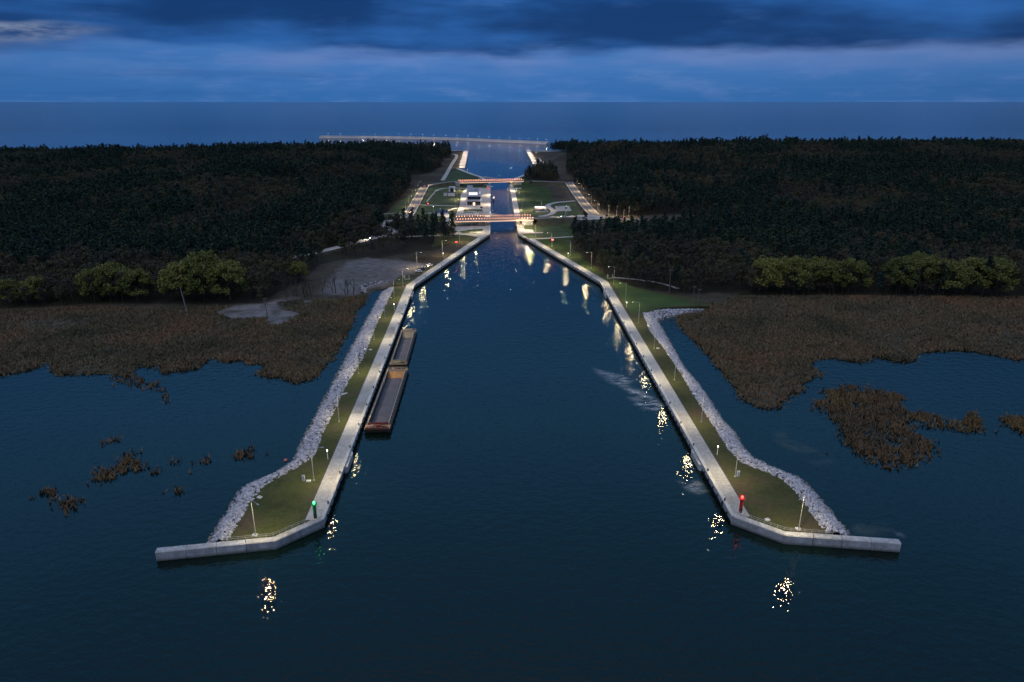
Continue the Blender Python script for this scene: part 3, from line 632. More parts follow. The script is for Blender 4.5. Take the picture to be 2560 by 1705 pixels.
def fit_quay(front, side, label):
    root = empty('quay_wall', (0, 0, 0)); tag(root, label, 'quay', 'quays either side of the canal')
    quay(front, side, root); Lq = length(front)
    s = 7.0
    while s < Lq - 5:
        p, a = along(front, s); n = (-math.sin(a) * side, math.cos(a) * side)
        link('bollard', bollard_me, root, (p[0] + n[0] * .5, p[1] + n[1] * .5, 2.5)); s += 15
    s = 3.0
    while s < Lq - 5:
        p, a = along(front, s); n = (-math.sin(a) * side, math.cos(a) * side)
        link('fender', fender_me, root, (p[0] - n[0] * .12, p[1] - n[1] * .12, 1.15), (0, 0, a)); s += 4.0
    # boarding steps that stand out of the face
    for s0 in (31.0, 212.0):
        p, a = along(front, s0); n = (-math.sin(a) * side, math.cos(a) * side); c, sn = math.cos(a), math.sin(a)
        def q(u, v): return (p[0] + c * u - n[0] * v, p[1] + sn * u - n[1] * v)
        mb = MB(); mb.prism([q(-5, .01), q(5, .01), q(3.9, .7), q(-4.1, .7)], -2, 1.9); mb.build('landing_block', M['coping'], root)
        mb = MB(); mb.prism([q(-2.2, .2), q(2.0, .2), q(1.9, .5), q(-2.1, .5)], 1.7, 1.906); mb.build('step_well', M['drain'], root)
        mb = MB()
        for k in range(5): mb.box((q(-1.6 + k * .55, .36)[0], q(-1.6 + k * .55, .36)[1], 1.92 + .03 * k), (.3, .4, .05), a)
        mb.build('stair_flight', M['concrete'], root)
    return root
ql = fit_quay(fl_l, +1, 'long pale concrete quay with the barges moored, left of the canal')
qr = fit_quay(fl_r, -1, 'long pale concrete quay without boats, right of the canal')
# end walls that wing out into the bay
def wing(pts, side, label):
    root = empty('pier_end_wall', (0, 0, 0)); tag(root, label, 'wall', 'concrete end walls of the piers')
    back = offset(pts, side * 1.7); bev = offset(pts, side * 0.2)
    for i in range(len(pts) - 1):
        L = math.dist(pts[i], pts[i + 1]); n = max(1, round(L / 6.5))
        for k in range(n):
            t0 = k / n + (0.002 if k else 0); t1 = (k + 1) / n - (0.002 if k < n - 1 else 0)
            f0, f1 = lerp2(pts[i], pts[i + 1], t0), lerp2(pts[i], pts[i + 1], t1); b0, b1 = lerp2(back[i], back[i + 1], t0), lerp2(back[i], back[i + 1], t1)
            v0, v1 = lerp2(bev[i], bev[i + 1], t0), lerp2(bev[i], bev[i + 1], t1)
            mb = MB(); z = 2.5 + random.uniform(-.01, .01)
            mb.add([(*f0, -2), (*f1, -2), (*f1, z - .2), (*f0, z - .2), (*v0, z), (*v1, z), (*b1, z), (*b0, z), (*b1, -2), (*b0, -2)],
                   [(0, 1, 2, 3), (3, 2, 5, 4), (4, 5, 6, 7), (7, 6, 8, 9), (0, 3, 4, 7, 9), (1, 8, 6, 5, 2)])
            mb.build('wall_block', M['wall'], root)
    rl = offset(pts, side * 2.1); n = length(rl); s = 1.0
    post = MB().box((0, 0, .5), (.07, .07, 1.0)).mesh('railing_post', M['steel'])
    while s < n * 0.62:
        p, a = along(rl, s); link('railing_post', post, root, (p[0], p[1], 2.25)); s += 1.6
    pp = [along(rl, s)[0] for s in np.linspace(1, n * .62, 14)]
    for z in (2.75, 3.2): MB().tube([(x, y, z) for x, y in pp], .035, 4).build('handrail', M['steel'], root)
    return root
wing(PLAN['wing_left'], -1, 'low concrete end wall bending left from the pier with the green beacon')
wing(PLAN['wing_right'], +1, 'low concrete end wall bending right from the pier with the red beacon')

# ================================================================== lawns on the piers
qb_l = offset(fl_l, QW - .02); qb_r = offset(fl_r, -(QW - .02))
RIN_L = PLAN['rock_left_in']; RIN_R = PLAN['rock_right_in']
def bank(name, poly, z0, z1, mat): return tag(MB().prism(poly, z0, z1).build(name, mat), kind='structure')
wl_b = offset(PLAN['wing_left'], -1.69); wr_b = offset(PLAN['wing_right'], 1.69)
poly = [wl_b[0], wl_b[1], (-68.5, 135.5)] + [(x - 1.2, y) for x, y in RIN_L[::-1]] + [(-66.0, 372)] + [(qb_l[1][0] + .0, 372)] + [(p[0], p[1]) for p in [qb_l[1], qb_l[0]]]
bank('lawn', poly, -1.5, 2.22, M['lawn_dry'])
poly = [wr_b[0], wr_b[1], (77, 138.3)] + [(x + 1.2, y) for x, y in RIN_R[2:][::-1]] + [(76, 329), (100, 332), (100, 345), (66, 366), (qb_r[1][0], 384)] + [qb_r[1], qb_r[0]]
bank('lawn', poly, -1.5, 2.22, M['lawn'])
bank('lawn', [(58.2, 318), (64.5, 323), (76, 330), (94, 334), (84, 350), (70, 366), (60, 386), (57.6, 378)], 1.2, 2.262, M['lawn_vivid'])
# strips behind the quays up to the lock
a, b = qb_l[1], qb_l[2]
bank('lawn', [a, b, (b[0] - 16, b[1] - 4), (a[0] - 8, a[1] + 12), (a[0] - 6, a[1] + 1)], 1, 2.235, M['lawn_dry'])
a, b = qb_r[1], qb_r[2]
bank('lawn', [a, b, (b[0] + 16, b[1] - 2), (a[0] + 14, a[1] + 42), (a[0] + 12, a[1] + 2)], 1, 2.24, M['lawn_green'])

# ================================================================== rock armour
rock_meshes = []
for k in range(6):
    bm = bmesh.new(); bmesh.ops.create_icosphere(bm, subdivisions=1, radius=0.5)
    for v in bm.verts:
        v.co *= random.uniform(0.75, 1.25); v.co.x *= 1.2; v.co.z *= random.uniform(.65, .9)
    me = bpy.data.meshes.new('rock'); bm.to_mesh(me); bm.free(); me.materials.append(M['rock']); rock_meshes.append(me)
def param(line, n):
    L = length(line); return [along(line, L * k / (n - 1) * .9999)[0] for k in range(n)]
def match(outer, inner, n):
    o = param(outer, n); return o, param(inner, n)
def revetment(outer, inner, n_rocks, label, n_single=300, crest=2.7, toe=-0.5, group='rock revetments along the piers', smin=.3, smax=1.0, front=(0, 0)):
    root = empty('rock_revetment'); tag(root, label, 'rocks', group)
    N = 60; o, i_ = match(outer, inner, N)
    vs = []; fs = []
    for k in range(N):
        for t, z in ((-.12, toe - .8), (0.25, .55), (.6, crest - .5), (.85, crest - .35), (1.08, 2.0)):
            vs.append((*lerp2(o[k], i_[k], t), z - .25))
    for k in range(N - 1):
        for j in range(4): fs.append((k * 5 + j, k * 5 + j + 1, k * 5 + j + 6, k * 5 + j + 5))
    mb = MB(); mb.add(vs, fs); mb.build('rubble_bed', M['rubble'], root)
    pts = []
    for _ in range(n_rocks):
        u = random.random() * (N - 1.001); k = int(u); fr = u - k; t = random.random() ** 0.9 * 1.12 - .1
        a = lerp2(o[k], o[k + 1], fr); b = lerp2(i_[k], i_[k + 1], fr); p = lerp2(a, b, t)
        z = float(np.interp(t, [-.1, .25, .6, .85, 1.05], [toe + .15, .55, crest - .45, crest - .3, 2.15]))
        pts.append((p[0], p[1], z, random.uniform(smin, smax) * (1.15 if t < .5 else .95)))
    pts.sort(key=lambda p: -p[3] / math.hypot(p[0] - front[0], p[1] - front[1]))
    for p in pts[:n_single]:
        s = p[3]; link('rock', random.choice(rock_meshes), root, p[:3], (random.uniform(-.5, .5), random.uniform(-.5, .5), random.uniform(0, 6.28)), (s, s, s))
    V = []; F = []; base = 0
    data = []
    for me in rock_meshes:
        co = np.empty(len(me.vertices) * 3); me.vertices.foreach_get('co', co); data.append((co.reshape(-1, 3), np.array([list(p.vertices) for p in me.polygons])))
    for p in pts[n_single:]:
        co, fa = random.choice(data); a = random.uniform(0, 6.28); ca, sa = math.cos(a), math.sin(a); tl = random.uniform(-.4, .4)
        q = co * p[3]; q = np.stack([q[:, 0] * ca - q[:, 1] * sa, q[:, 0] * sa + q[:, 1] * ca, q[:, 2] + tl * q[:, 0]], 1) + np.array(p[:3])
        V.append(q); F.append(fa + base); base += len(co)
    if V:
        me = bpy.data.meshes.new('rock'); me.from_pydata(np.concatenate(V).tolist(), [], np.concatenate(F).tolist()); me.materials.append(M['rock'])
        o_ = link('rock', me, root); o_["kind"] = "stuff"
    return root
revetment(PLAN['rock_left_out'], PLAN['rock_left_in'], 7500, 'long bank of pale rocks beside the left pier lawn')
revetment(PLAN['rock_right_out'][2:], PLAN['rock_right_in'][2:], 7500, 'long bank of pale rocks beside the right pier lawn')
revetment(PLAN['rock_right_out'][:3], [PLAN['rock_right_in'][0], PLAN['rock_right_in'][1], PLAN['rock_right_in'][2]], 700, 'short rock bank running to the twin poles at the reed bed, right side', 300, 2.3)
revetment([(-80, 362), (-81, 372), (-77, 379), (-72, 380)], [(-83, 362), (-85, 374), (-79, 383), (-71, 384)], 160, 'small rock bank closing the narrow inlet beside the sandy clearing', 160, 2.1, -.3)

# ================================================================== lamp posts
def lamp_post(x, y, z, rz, h, label, cat='lamp post', group=None, power=1500, color=(1.0, .80, .44), arm=2.8, name='lamp_post', size=.5):
    root = empty(name, (x, y, z), rz); tag(root, label, cat, group)
    key = (round(h, 1), round(arm, 1))
    if key not in lamp_post.cache:
        lamp_post.cache[key] = (
            MB().box((0, 0, .12), (.55, .55, .24), 0, .85).mesh('base', M['coping']),
            MB().tube([(0, 0, .2), (0, 0, h * .5), (0, 0, h)], [.11, .085, .06], 8).mesh('pole', M['steel']),
            MB().tube([(0, 0, h - .05), (arm * .4, 0, h + .12), (arm, 0, h + .18)], [.05, .045, .04], 6).mesh('arm', M['steel']),
            MB().box((arm + .35, 0, h + .18), (.85, .34, .10), 0, .8).mesh('lamp_head', M['steel']),
            MB().box((arm + .38, 0, h + .12), (.62, .26, .025)).mesh('lens', M['lamp_glass']))
    ms = lamp_post.cache[key]
    for nme, me in zip(('base', 'pole', 'arm'), ms): link(nme, me, root)
    hd = link('lamp_head', ms[3], root); link('lens', ms[4], hd)
    if power:
        l = bpy.data.lights.new('lamp_light', 'AREA'); l.shape = 'DISK'; l.size = size; l.energy = power; l.color = color; l.spread = R(172)
        lo = bpy.data.objects.new('lamp_light', l); COL.objects.link(lo); lo.parent = root; lo.location = (arm + .38, 0, h + .09)
    return root
lamp_post.cache = {}
ORD = ['first', 'second', 'third', 'fourth', 'fifth', 'sixth', 'seventh', 'eighth', 'ninth', 'tenth', 'eleventh', 'twelfth', 'thirteenth', 'fourteenth', 'fifteenth', 'sixteenth', 'seventeenth', 'eighteenth', 'nineteenth', 'twentieth']
PR = PLAN['lamps_right'] + [(18.0, 518.0), (13.5, 567.0)]
for i, (x, y) in enumerate(PR):
    lab = 'tall grey lamp post at the bend of the right end wall' if i == 0 else f'tall grey lamp post on the right bank, {ORD[i]} from the bay'
    a = math.pi if y < 400 else math.radians(198)
    if i == 0: a = math.radians(230)
    lamp_post(x, y, 2.2, a, 10.0, lab, group='lamp posts along the right pier', power=1500 if y < 400 else 2600, size=.5 if y < 180 else 1.0)
PLL = [(-59.0, 416.0) if abs(y - 434.4) < .1 else (x, y) for x, y in PLAN['lamps_left']] + [(-31.5, 536.0)]
for i, (x, y) in enumerate(PLL):
    lab = 'tall grey lamp post at the bend of the left end wall' if i == 0 else f'tall grey lamp post on the left bank, {ORD[i]} from the bay'
    a = 0.0 if y < 400 else math.radians(-25)
    if i == 0: a = math.radians(-42)
    lamp_post(x, y, 2.2, a, 10.0, lab, group='lamp posts along the left pier', power=1500 if y < 400 else 2600, size=.5 if y < 180 else 1.0)
# low white light columns
def low_light(x, y, label, z=2.2, h=2.6, mat='white_lamp'):
    r = empty('light_column', (x, y, z)); tag(r, label, 'light column', 'low white light columns')
    MB().tube([(0, 0, 0), (0, 0, h)], [.10, .09], 8).build('column', M['white'], r)
    MB().lathe([(.12, h), (.17, h + .08), (.17, h + .38), (.1, h + .46)], n=10).build('lantern', M[mat], r)
for i, (x, y) in enumerate(PLAN['lowlights_right']):
    low_light(x, y, f'low white light column on the right bank, {ORD[i]} from the bay')
for i, (x, y) in enumerate(PLAN['lowlights_left']):
    low_light(x, y, f'low white light column on the left bank, {ORD[i]} from the bay')
# service hatches and cabinets in the grass
HL = ['beside the left white cabinet', 'next to the rocks of the left pier', 'on the left lawn level with the barges', 'under the lamp post of the left end wall', 'at the rock edge of the left lawn tip', 'near the right end wall', 'under the lamp post of the right end wall', 'on the right lawn beside the fifth lamp post']
for (x, y), t in zip(PLAN['hatch'], HL):
    r = empty('service_hatch', (x, y + .6, 2.22), random.uniform(-.4, .4)); tag(r, 'white concrete service hatch ' + t, 'hatch', 'white hatches in the pier lawns')
    MB().box((0, 0, .1), (1.2, .9, .28), 0, .92).build('frame', M['white'], r)
    MB().box((0, 0, .26), (.9, .62, .06)).build('lid', M['coping'], r)
for (x, y), t in zip(PLAN['cabinet'], ('left', 'right')):
    r = empty('electric_cabinet', (x, y, 2.2)); tag(r, f'small white electric cabinet on the {t} pier lawn', 'cabinet', 'white cabinets')
    MB().box((0, 0, .75), (.7, .5, 1.5)).build('housing', M['white'], r); MB().box((0, 0, 1.54), (.8, .6, .08)).build('cap', M['steel'], r)
    MB().box((0, -.26, .75), (.5, .03, 1.2)).build('door', M['coping'], r)
# navigation beacons at the pier heads
def beacon(x, y, mat, lamp, label, lc):
    r = empty('navigation_beacon', (x, y, 2.3)); tag(r, label, 'beacon', 'beacons at the pier heads')
    MB().lathe([(.75, 0), (.75, .25), (.6, .3)], n=14).build('footing', M['coping'], r)
    MB().lathe([(.42, .25), (.42, 3.9), (.55, 4.0), (.55, 4.15)], n=14).build('column', M[mat], r, smooth=False)
    MB().lathe([(.75, 4.15), (.75, 4.25)], n=14).build('gallery', M[mat], r)
    mb = MB()
    for k in range(8):
        a = k * math.pi / 4; mb.tube([(.7 * math.cos(a), .7 * math.sin(a), 4.25), (.7 * math.cos(a), .7 * math.sin(a), 4.85)], .025, 4)
    mb.tube([(.7 * math.cos(k * math.pi / 8), .7 * math.sin(k * math.pi / 8), 4.85) for k in range(17)], .03, 4); mb.build('guard_rail', M[mat], r)
    MB().lathe([(.22, 4.25), (.27, 4.35), (.27, 4.75), (.16, 4.9)], n=10).build('lantern', M[lamp], r)
    MB().box((0, -.43, 1.1), (.5, .06, 1.5)).build('door', M['dark'], r)
    l = bpy.data.lights.new('beacon_light', 'POINT'); l.energy = 25; l.color = lc; l.shadow_soft_size = .2
    lo = bpy.data.objects.new('beacon_light', l); COL.objects.link(lo); lo.parent = r; lo.location = (0, 0, 5.1)
beacon(*PLAN['beacon_green'], 'green', 'green_lamp', 'green navigation beacon at the head of the left pier', (.1, 1, .3))
beacon(*PLAN['beacon_red'], 'red', 'red_lamp', 'red navigation beacon at the head of the right pier', (1, .05, .02))
r = empty('marker_buoy', (*PLAN['buoy'], 0)); tag(r, 'small faded red buoy floating beside the left rock bank', 'buoy')
MB().lathe([(.2, -.3), (.5, -.1), (.55, .2), (.3, .55), (.08, .7)], n=10).build('float', M['pink'], r); MB().tube([(0, 0, .6), (0, 0, 1.1)], .04, 5).build('staff', M['dark'], r)
r = empty('mooring_post', (53.6, 150.5, 2.3)); tag(r, 'dark mooring post on the right quay near the red beacon', 'post')
MB().lathe([(.22, 0), (.2, .9), (.3, 1.0), (.3, 1.5), (.15, 1.6)], n=8).build('post', M['dark'], r)

# ================================================================== barges
def barge(p_front_l, p_front_r, p_back_l, width, length_, label, frontcol, nm='hopper_barge', bow='rust_red'):
    a = math.atan2(p_back_l[1] - p_front_l[1], p_back_l[0] - p_front_l[0])
    root = empty(nm, (p_front_l[0], p_front_l[1], 0), a - math.pi / 2); tag(root, label, 'barge', 'barges moored at the left quay')
    W, L = width, length_; D = 1.55; e = 3.6   # local: x across (quay side 0), y along
    mb = MB()   # hull shell with raked ends, open hold
    for (x0, x1) in ((0.0, .85), (W - .85, W)): mb.prism([(x0, .9), (x1, .9), (x1, L - .9), (x0, L - .9)], -1.0, D)
    for y0, y1, s in ((0, e, 1), (L - e, L, -1)):
        lo0, lo1 = (y0 + 1.6, y1) if s > 0 else (y0, y1 - 1.6)
        mb.add([(.02, lo0, -1), (W - .02, lo0, -1), (W - .02, lo1, -1), (.02, lo1, -1), (.02, y0, D - .004), (W - .02, y0, D - .004), (W - .02, y1, D - .004), (.02, y1, D - .004)],
               [(3, 2, 1, 0), (4, 5, 6, 7), (0, 1, 5, 4), (1, 2, 6, 5), (2, 3, 7, 6), (3, 0, 4, 7)])
    mb.build('hull', M['hull'], root)
    MB().prism([(.86, e + .01), (W - .86, e + .01), (W - .86, L - e - .01), (.86, L - e - .01)], -1.0, .12).build('hold_floor', M['cargo'], root)
    MB().prism([(.86, e + .0), (1.02, e), (1.02, L - e), (.86, L - e)], -.5, D + .25).build('hold_side', M['holdwall'], root)
    MB().prism([(W - 1.02, e), (W - .86, e), (W - .86, L - e), (W - 1.02, L - e)], -.5, D + .25).build('hold_side', M['holdwall'], root)
    mb = MB(); mb.add([(1.03, L - e - 3.4, .1), (W - 1.03, L - e - 3.4, .1), (W - 1.03, L - e - .05, D + .1), (1.03, L - e - .05, D + .1), (1.03, L - e - .05, .1), (W - 1.03, L - e - .05, .1)],
                      [(0, 1, 2, 3), (0, 3, 4), (1, 5, 2)]); mb.build('sloped_bulkhead', M[frontcol], root)
    # coaming rim
    MB().prism([(.62, e - .4), (.85, e - .4), (.85, L - e + .4), (.62, L - e + .4)], D, D + .75).build('coaming', M['coaming'], root)
    MB().prism([(W - .85, e - .4), (W - .62, e - .4), (W - .62, L - e + .4), (W - .85, L - e + .4)], D, D + .75).build('coaming', M['coaming'], root)
    MB().prism([(.86, e - .4), (W - .86, e - .4), (W - .86, e - .15), (.86, e - .15)], D, D + .85).build('coaming', M[bow], root)
    MB().prism([(.86, L - e + .15), (W - .86, L - e + .15), (W - .86, L - e + .4), (.86, L - e + .4)], D, D + .85).build('coaming', M['coaming'], root)
    for y0, y1 in ((.1, e - .45), (L - e + .45, L - .1)):
        MB().prism([(.1, y0), (W - .1, y0), (W - .1, y1), (.1, y1)], D, D + .05).build('end_deck', M['rust'], root)
        yb = y0 if y0 < 1 else y1 - .14
        MB().prism([(.3, yb), (W - .3, yb), (W - .3, yb + .14), (.3, yb + .14)], D + .05, D + .55).build('bulwark', M[bow if y0 < 1 else 'tan'], root)
        MB().box((W * .42, (y0 + y1) / 2, D + .3), (.5, 1.3, .5)).build('vent_box', M['tan'], root)
    bol = MB().lathe([(.22, 0), (.14, .1), (.14, .45), (.24, .55)], n=8).mesh('bollard', M['dark'])
    for y in (.8, L - .8):
        for x in (1.0, 1.6, W - 1.6, W - 1.0): link('bollard', bol, root, (x, y, D + .05))
    for y in (1.7, L - 1.7):
        mb = MB(); mb.box((W * .5, y, D + .4), (1.7, .8, .65)); mb.tube([(W * .5 - 1.2, y, D + .55), (W * .5 + 1.2, y, D + .55)], .33, 8); mb.build('anchor_winch', M[bow], root)
        MB().box((W * .28, y + .2, D + .3), (.9, .8, .5)).build('deck_hatch', M['coaming'], root)
        MB().box((W * .74, y - .2, D + .22), (1.2, .7, .34)).build('chain_locker', M['hull'], root)
    rub = MB()
    for k in range(int(L / 3)): rub.box((.855, 2.4 + k * 3.0, D + .02), (.12, .1, .5)); 
    for k in range(int(L / 3)): rub.box((W - .45, e + k * (L - 2 * e) / int(L / 3), D + .3), (.28, .09, .6))
    rub.build('coaming_bracket', M['coaming'], root)
    for x in (-.06, W + .06):
        MB().box((x, L / 2, D - .25), (.12, L - 2.2, .22)).build('rubbing_strake', M['holdwall'], root)
    return root
bn, bf = PLAN['barge_near'], PLAN['barge_far']
barge((bn[0][0] + .6, bn[0][1]), bn[1], (bn[2][0] + .6, bn[2][1]), 8.2, math.dist(bn[0], bn[2]) - .1, 'nearer rusty hopper barge with orange bulkhead, moored at the left quay', 'rust_orange')
barge((bf[0][0] + .6, bf[0][1] - .2), bf[1], (bf[2][0] + .6, bf[2][1]), 7.0, math.dist(bf[0], bf[2]), 'farther and smaller hopper barge, moored behind the rusty orange one', 'tan', bow='tan')

# ================================================================== lock walls, paving and lawns of the lock
def lock_wall(line, side, label, width=4.6):
    root = empty('lock_wall'); tag(root, label, 'lock wall', 'lock chamber walls')
    b = offset(line, side * width); c = offset(line, side * .8)
    for i in range(len(line) - 1):
        n = max(1, round(math.dist(line[i], line[i + 1]) / 18))
        for k in range(n):
            t0, t1 = k / n + .0008, (k + 1) / n - .0008
            g = lambda P, t: lerp2(P[i], P[i + 1], t)
            panel(g(line, t0), g(line, t1), g(c, t1), g(c, t0), -3, 2.55).build('coping_block', M['coping'], root)
            panel(g(c, t0), g(c, t1), g(b, t1), g(b, t0), 1, 2.42).build('paving_slab', M['paving'], root)
    s = 12.0; L = length(line)
    ladder = MB(); ladder.box((0, -.2, 0), (.05, .05, 2.4)); ladder.box((0, .2, 0), (.05, .05, 2.4))
    for k in range(8): ladder.box((0, 0, -1.05 + .3 * k), (.04, .4, .04))
    lm = ladder.mesh('ladder', M['dark'])
    while s < L:
        p, a = along(line, s); n = (-math.sin(a) * side, math.cos(a) * side)
        link('ladder', lm, root, (p[0] - n[0] * .06, p[1] - n[1] * .06, 1.2), (0, 0, a + math.pi / 2)); link('bollard', bollard_me, root, (p[0] + n[0] * .5, p[1] + n[1] * .5, 2.55)); s += 30
    return root
lock_wall(PLAN['lock_left'], +1, 'left wall of the lock chamber beside the white control building')
lock_wall(PLAN['lock_right'], -1, 'right wall of the lock chamber facing the control building')
def sheet(name, poly, z, mat): return tag(MB().prism(poly, z - .5, z).build(name, M[mat]), kind='structure')
def ribbon(name, pts, width, mat, z=None, lift=.0, n=6, drop=.4):
    pts = [p if len(p) == 3 else (p[0], p[1], z) for p in pts]; pts = smooth_line(pts, n)
    c = [p[:2] for p in pts]; l = offset(c, width / 2); r = offset(c, -width / 2); m = len(pts); mb = MB()
    vs = [(*l[i], pts[i][2] + lift) for i in range(m)] + [(*r[i], pts[i][2] + lift) for i in range(m)] + [(*l[i], pts[i][2] - drop) for i in range(m)] + [(*r[i], pts[i][2] - drop) for i in range(m)]
    fs = []
    for i in range(m - 1):
        fs += [(m + i, m + i + 1, i + 1, i), (i, i + 1, 2 * m + i + 1, 2 * m + i), (3 * m + i, 3 * m + i + 1, m + i + 1, m + i)]
    fs += [(0, 2 * m, 3 * m, m), (m - 1, 2 * m - 1, 4 * m - 1, 3 * m - 1)]
    mb.add(vs, fs); return tag(mb.build(name, M[mat]), kind='structure'), pts
def z3(key, z): return [(x, y, z) for x, y in PLAN[key]]
sheet('lawn', [(-118, 612), (-50, 612), (-50, 835), (-112, 835)], 2.30, 'lawn_green')
sheet('lawn', [(3, 611), (24, 612), (20, 690), (15, 760), (7, 826), (-1, 830)], 2.30, 'lawn_green')
sheet('lawn', [(23, 613), (64, 613), (64, 704), (36, 700), (20, 688)], 2.305, 'lawn_green')
sheet('lawn', [(8, 512), (46, 512), (40, 566), (8, 566)], 2.32, 'lawn_green')
sheet('lawn', [(-57, 480), (-22, 515), (-24, 566), (-60, 566)], 2.29, 'lawn_dry')
sheet('lawn', [(-92, 900), (-60, 905), (-46, 952), (-60, 1000), (-80, 1070), (-92, 1000)], 2.31, 'lawn_green')
sheet('paving', PLAN['platform'], 2.40, 'paving')
sheet('paving', PLAN['platform_bottom'], 2.40, 'paving')
sheet('lawn', PLAN['garden_bottom'], 2.46, 'lawn_green')
sheet('lawn', PLAN['garden_strip'], 2.46, 'lawn_green')
sheet('lawn', PLAN['garden_strip2'], 2.47, 'lawn_green')
sheet('paving', PLAN['quay_pave_right'], 2.38, 'paving')
sheet('paving', PLAN['pave_r2'], 2.40, 'paving')
ribbon('path', z3('loop_path', 2.42), 4.0, 'paving')
ribbon('path', z3('cross_path', 2.43), 3.4, 'paving')
ribbon('path', z3('hut_path', 2.44), 3.0, 'paving')
ribbon('path', z3('foot_path', 2.39), 1.4, 'paving')
ribbon('path', z3('left_bottom_path', 2.45), 2.6, 'paving')
ribbon('path', z3('path_right', 2.43), 5.2, 'paving')
sheet('parking', PLAN['pad1'], 2.41, 'paving'); sheet('parking', PLAN['pad2'], 2.41, 'paving')
ribbon('path', z3('path_r3', 2.43), 3.0, 'paving')
ribbon('path', z3('path_far_left', 2.6), 5.5, 'paving')
ribbon('path', z3('path_far_right', 2.6), 5.0, 'paving')
ribbon('path', [(59, 391, 2.4), (72, 386, 2.4), (84, 378, 2.35), (92, 366, 2.3)], 2.2, 'paving')

# ------------------------------------------------------------------ roads
def road(name, pts3, width, lines=True, skirt=True, mat='asphalt'):
    o, sp = ribbon(name, pts3, width, mat)
    c = [p[:2] for p in sp]; m = len(sp)
    if skirt:
        for s in (1, -1):
            a = offset(c, s * (width / 2 - .02)); mb = MB(); vs = []; 
            b = [offset(c, s * (width / 2 + max(.3, 1.6 * (sp[i][2] - 2.2))))[i] for i in range(m)]
            for i in range(m): vs += [(*a[i], sp[i][2] - .06), (*b[i], 2.1)]
            mb.add(vs, [(2 * i, 2 * i + 2, 2 * i + 3, 2 * i + 1) if s > 0 else (2 * i + 1, 2 * i + 3, 2 * i + 2, 2 * i) for i in range(m - 1)])
            tag(mb.build('embankment', M['embank']), kind='structure')
    for s in (1, -1):     # kerbs and edge lines
        l0, l1 = offset(c, s * (width / 2 + .01)), offset(c, s * (width / 2 + .55)); mb = MB(); vs = []
        for i in range(m): vs += [(*l0[i], sp[i][2] + .12), (*l1[i], sp[i][2] + .12), (*l0[i], sp[i][2] - .2), (*l1[i], sp[i][2] - .2)]
        fs = []
        for i in range(m - 1):
            k = 4 * i; fs += [(k, k + 4, k + 5, k + 1), (k, k + 2, k + 6, k + 4), (k + 1, k + 5, k + 7, k + 3)]
        mb.add(vs, fs); tag(mb.build('kerb', M['kerb']), kind='structure')
        if lines:
            l0, l1 = offset(c, s * (width / 2 - .55)), offset(c, s * (width / 2 - .25)); mb = MB(); vs = []
            for i in range(m): vs += [(*l0[i], sp[i][2] + .02), (*l1[i], sp[i][2] + .02)]
            mb.add(vs, [(2 * i, 2 * i + 2, 2 * i + 3, 2 * i + 1) for i in range(m - 1)]); tag(mb.build('road_marking', M['line']), kind='structure')
    if lines:
        rs = resample([tuple(p) for p in sp], 2.0); l0 = offset([p[:2] for p in rs], .16); l1 = offset([p[:2] for p in rs], -.16); mb = MB()
        for i in range(0, len(rs) - 2, 4):
            mb.add([(*l0[i], rs[i][2] + .02), (*l1[i], rs[i][2] + .02), (*l1[i + 2], rs[i + 2][2] + .02), (*l0[i + 2], rs[i + 2][2] + .02)], [(0, 1, 2, 3)])
        tag(mb.build('road_marking', M['line']), kind='structure')
road('road', z3('road_left', 3.2), 9.0)
road('road', [(p[0], p[1], z) for p, z in zip(PLAN['road_left_top'], (3.3, 3.6, 4.6, 5.8, 6.8, 7.0))], 7.5, lines=False)
road('road', z3('road_left_down', 3.2), 6.5, lines=False, mat='paving')
road('road', z3('road_left_west', 3.1), 4.5, lines=False)
road('road', [(x, y, z) for (x, y), z in zip(PLAN['road_right'], (3.9, 3.5, 3.3, 3.3, 3.4))], 9.0)
road('road', [(24, 860, 7.0), (42, 864, 6.2), (58, 870, 5.0), (69, 876, 4.1)], 7.0, lines=False)
road('road', [(x, y, z) for (x, y), z in zip(PLAN['road_right_bridge'], (7.0, 6.7, 5.6, 4.4, 3.5))], 8.0, lines=False)
for (cx_, cy_, w_, l_, rz_) in ((27.5, 581.5, 26, 20, .13), (31.5, 862.5, 22, 18, .2), (-75, 855, 22, 18, .25)):
    tag(MB().box((cx_, cy_, 4.05), (l_, w_, 4.9), rz_, .58).build('embankment', M['embank']), kind='structure')
road('road', z3('road_right_east', 3.35), 7.0, lines=False)
ax, ay = PLAN['apron']
sheet('apron', [(ax + 17 * math.cos(t), ay + 13 * math.sin(t)) for t in np.linspace(0, 6.2, 28)], 4.15, 'paving')
sheet('traffic_island', [(ax + 5 + 5 * math.cos(t), ay + 2 + 4 * math.sin(t)) for t in np.linspace(0, 6.2, 18)], 4.28, 'kerb')
tag(MB().prism([(ax + 24 * math.cos(t), ay + 19 * math.sin(t)) for t in np.linspace(0, 6.2, 28)], 1.5, 3.0).build('embankment', M['embank']), kind='structure')

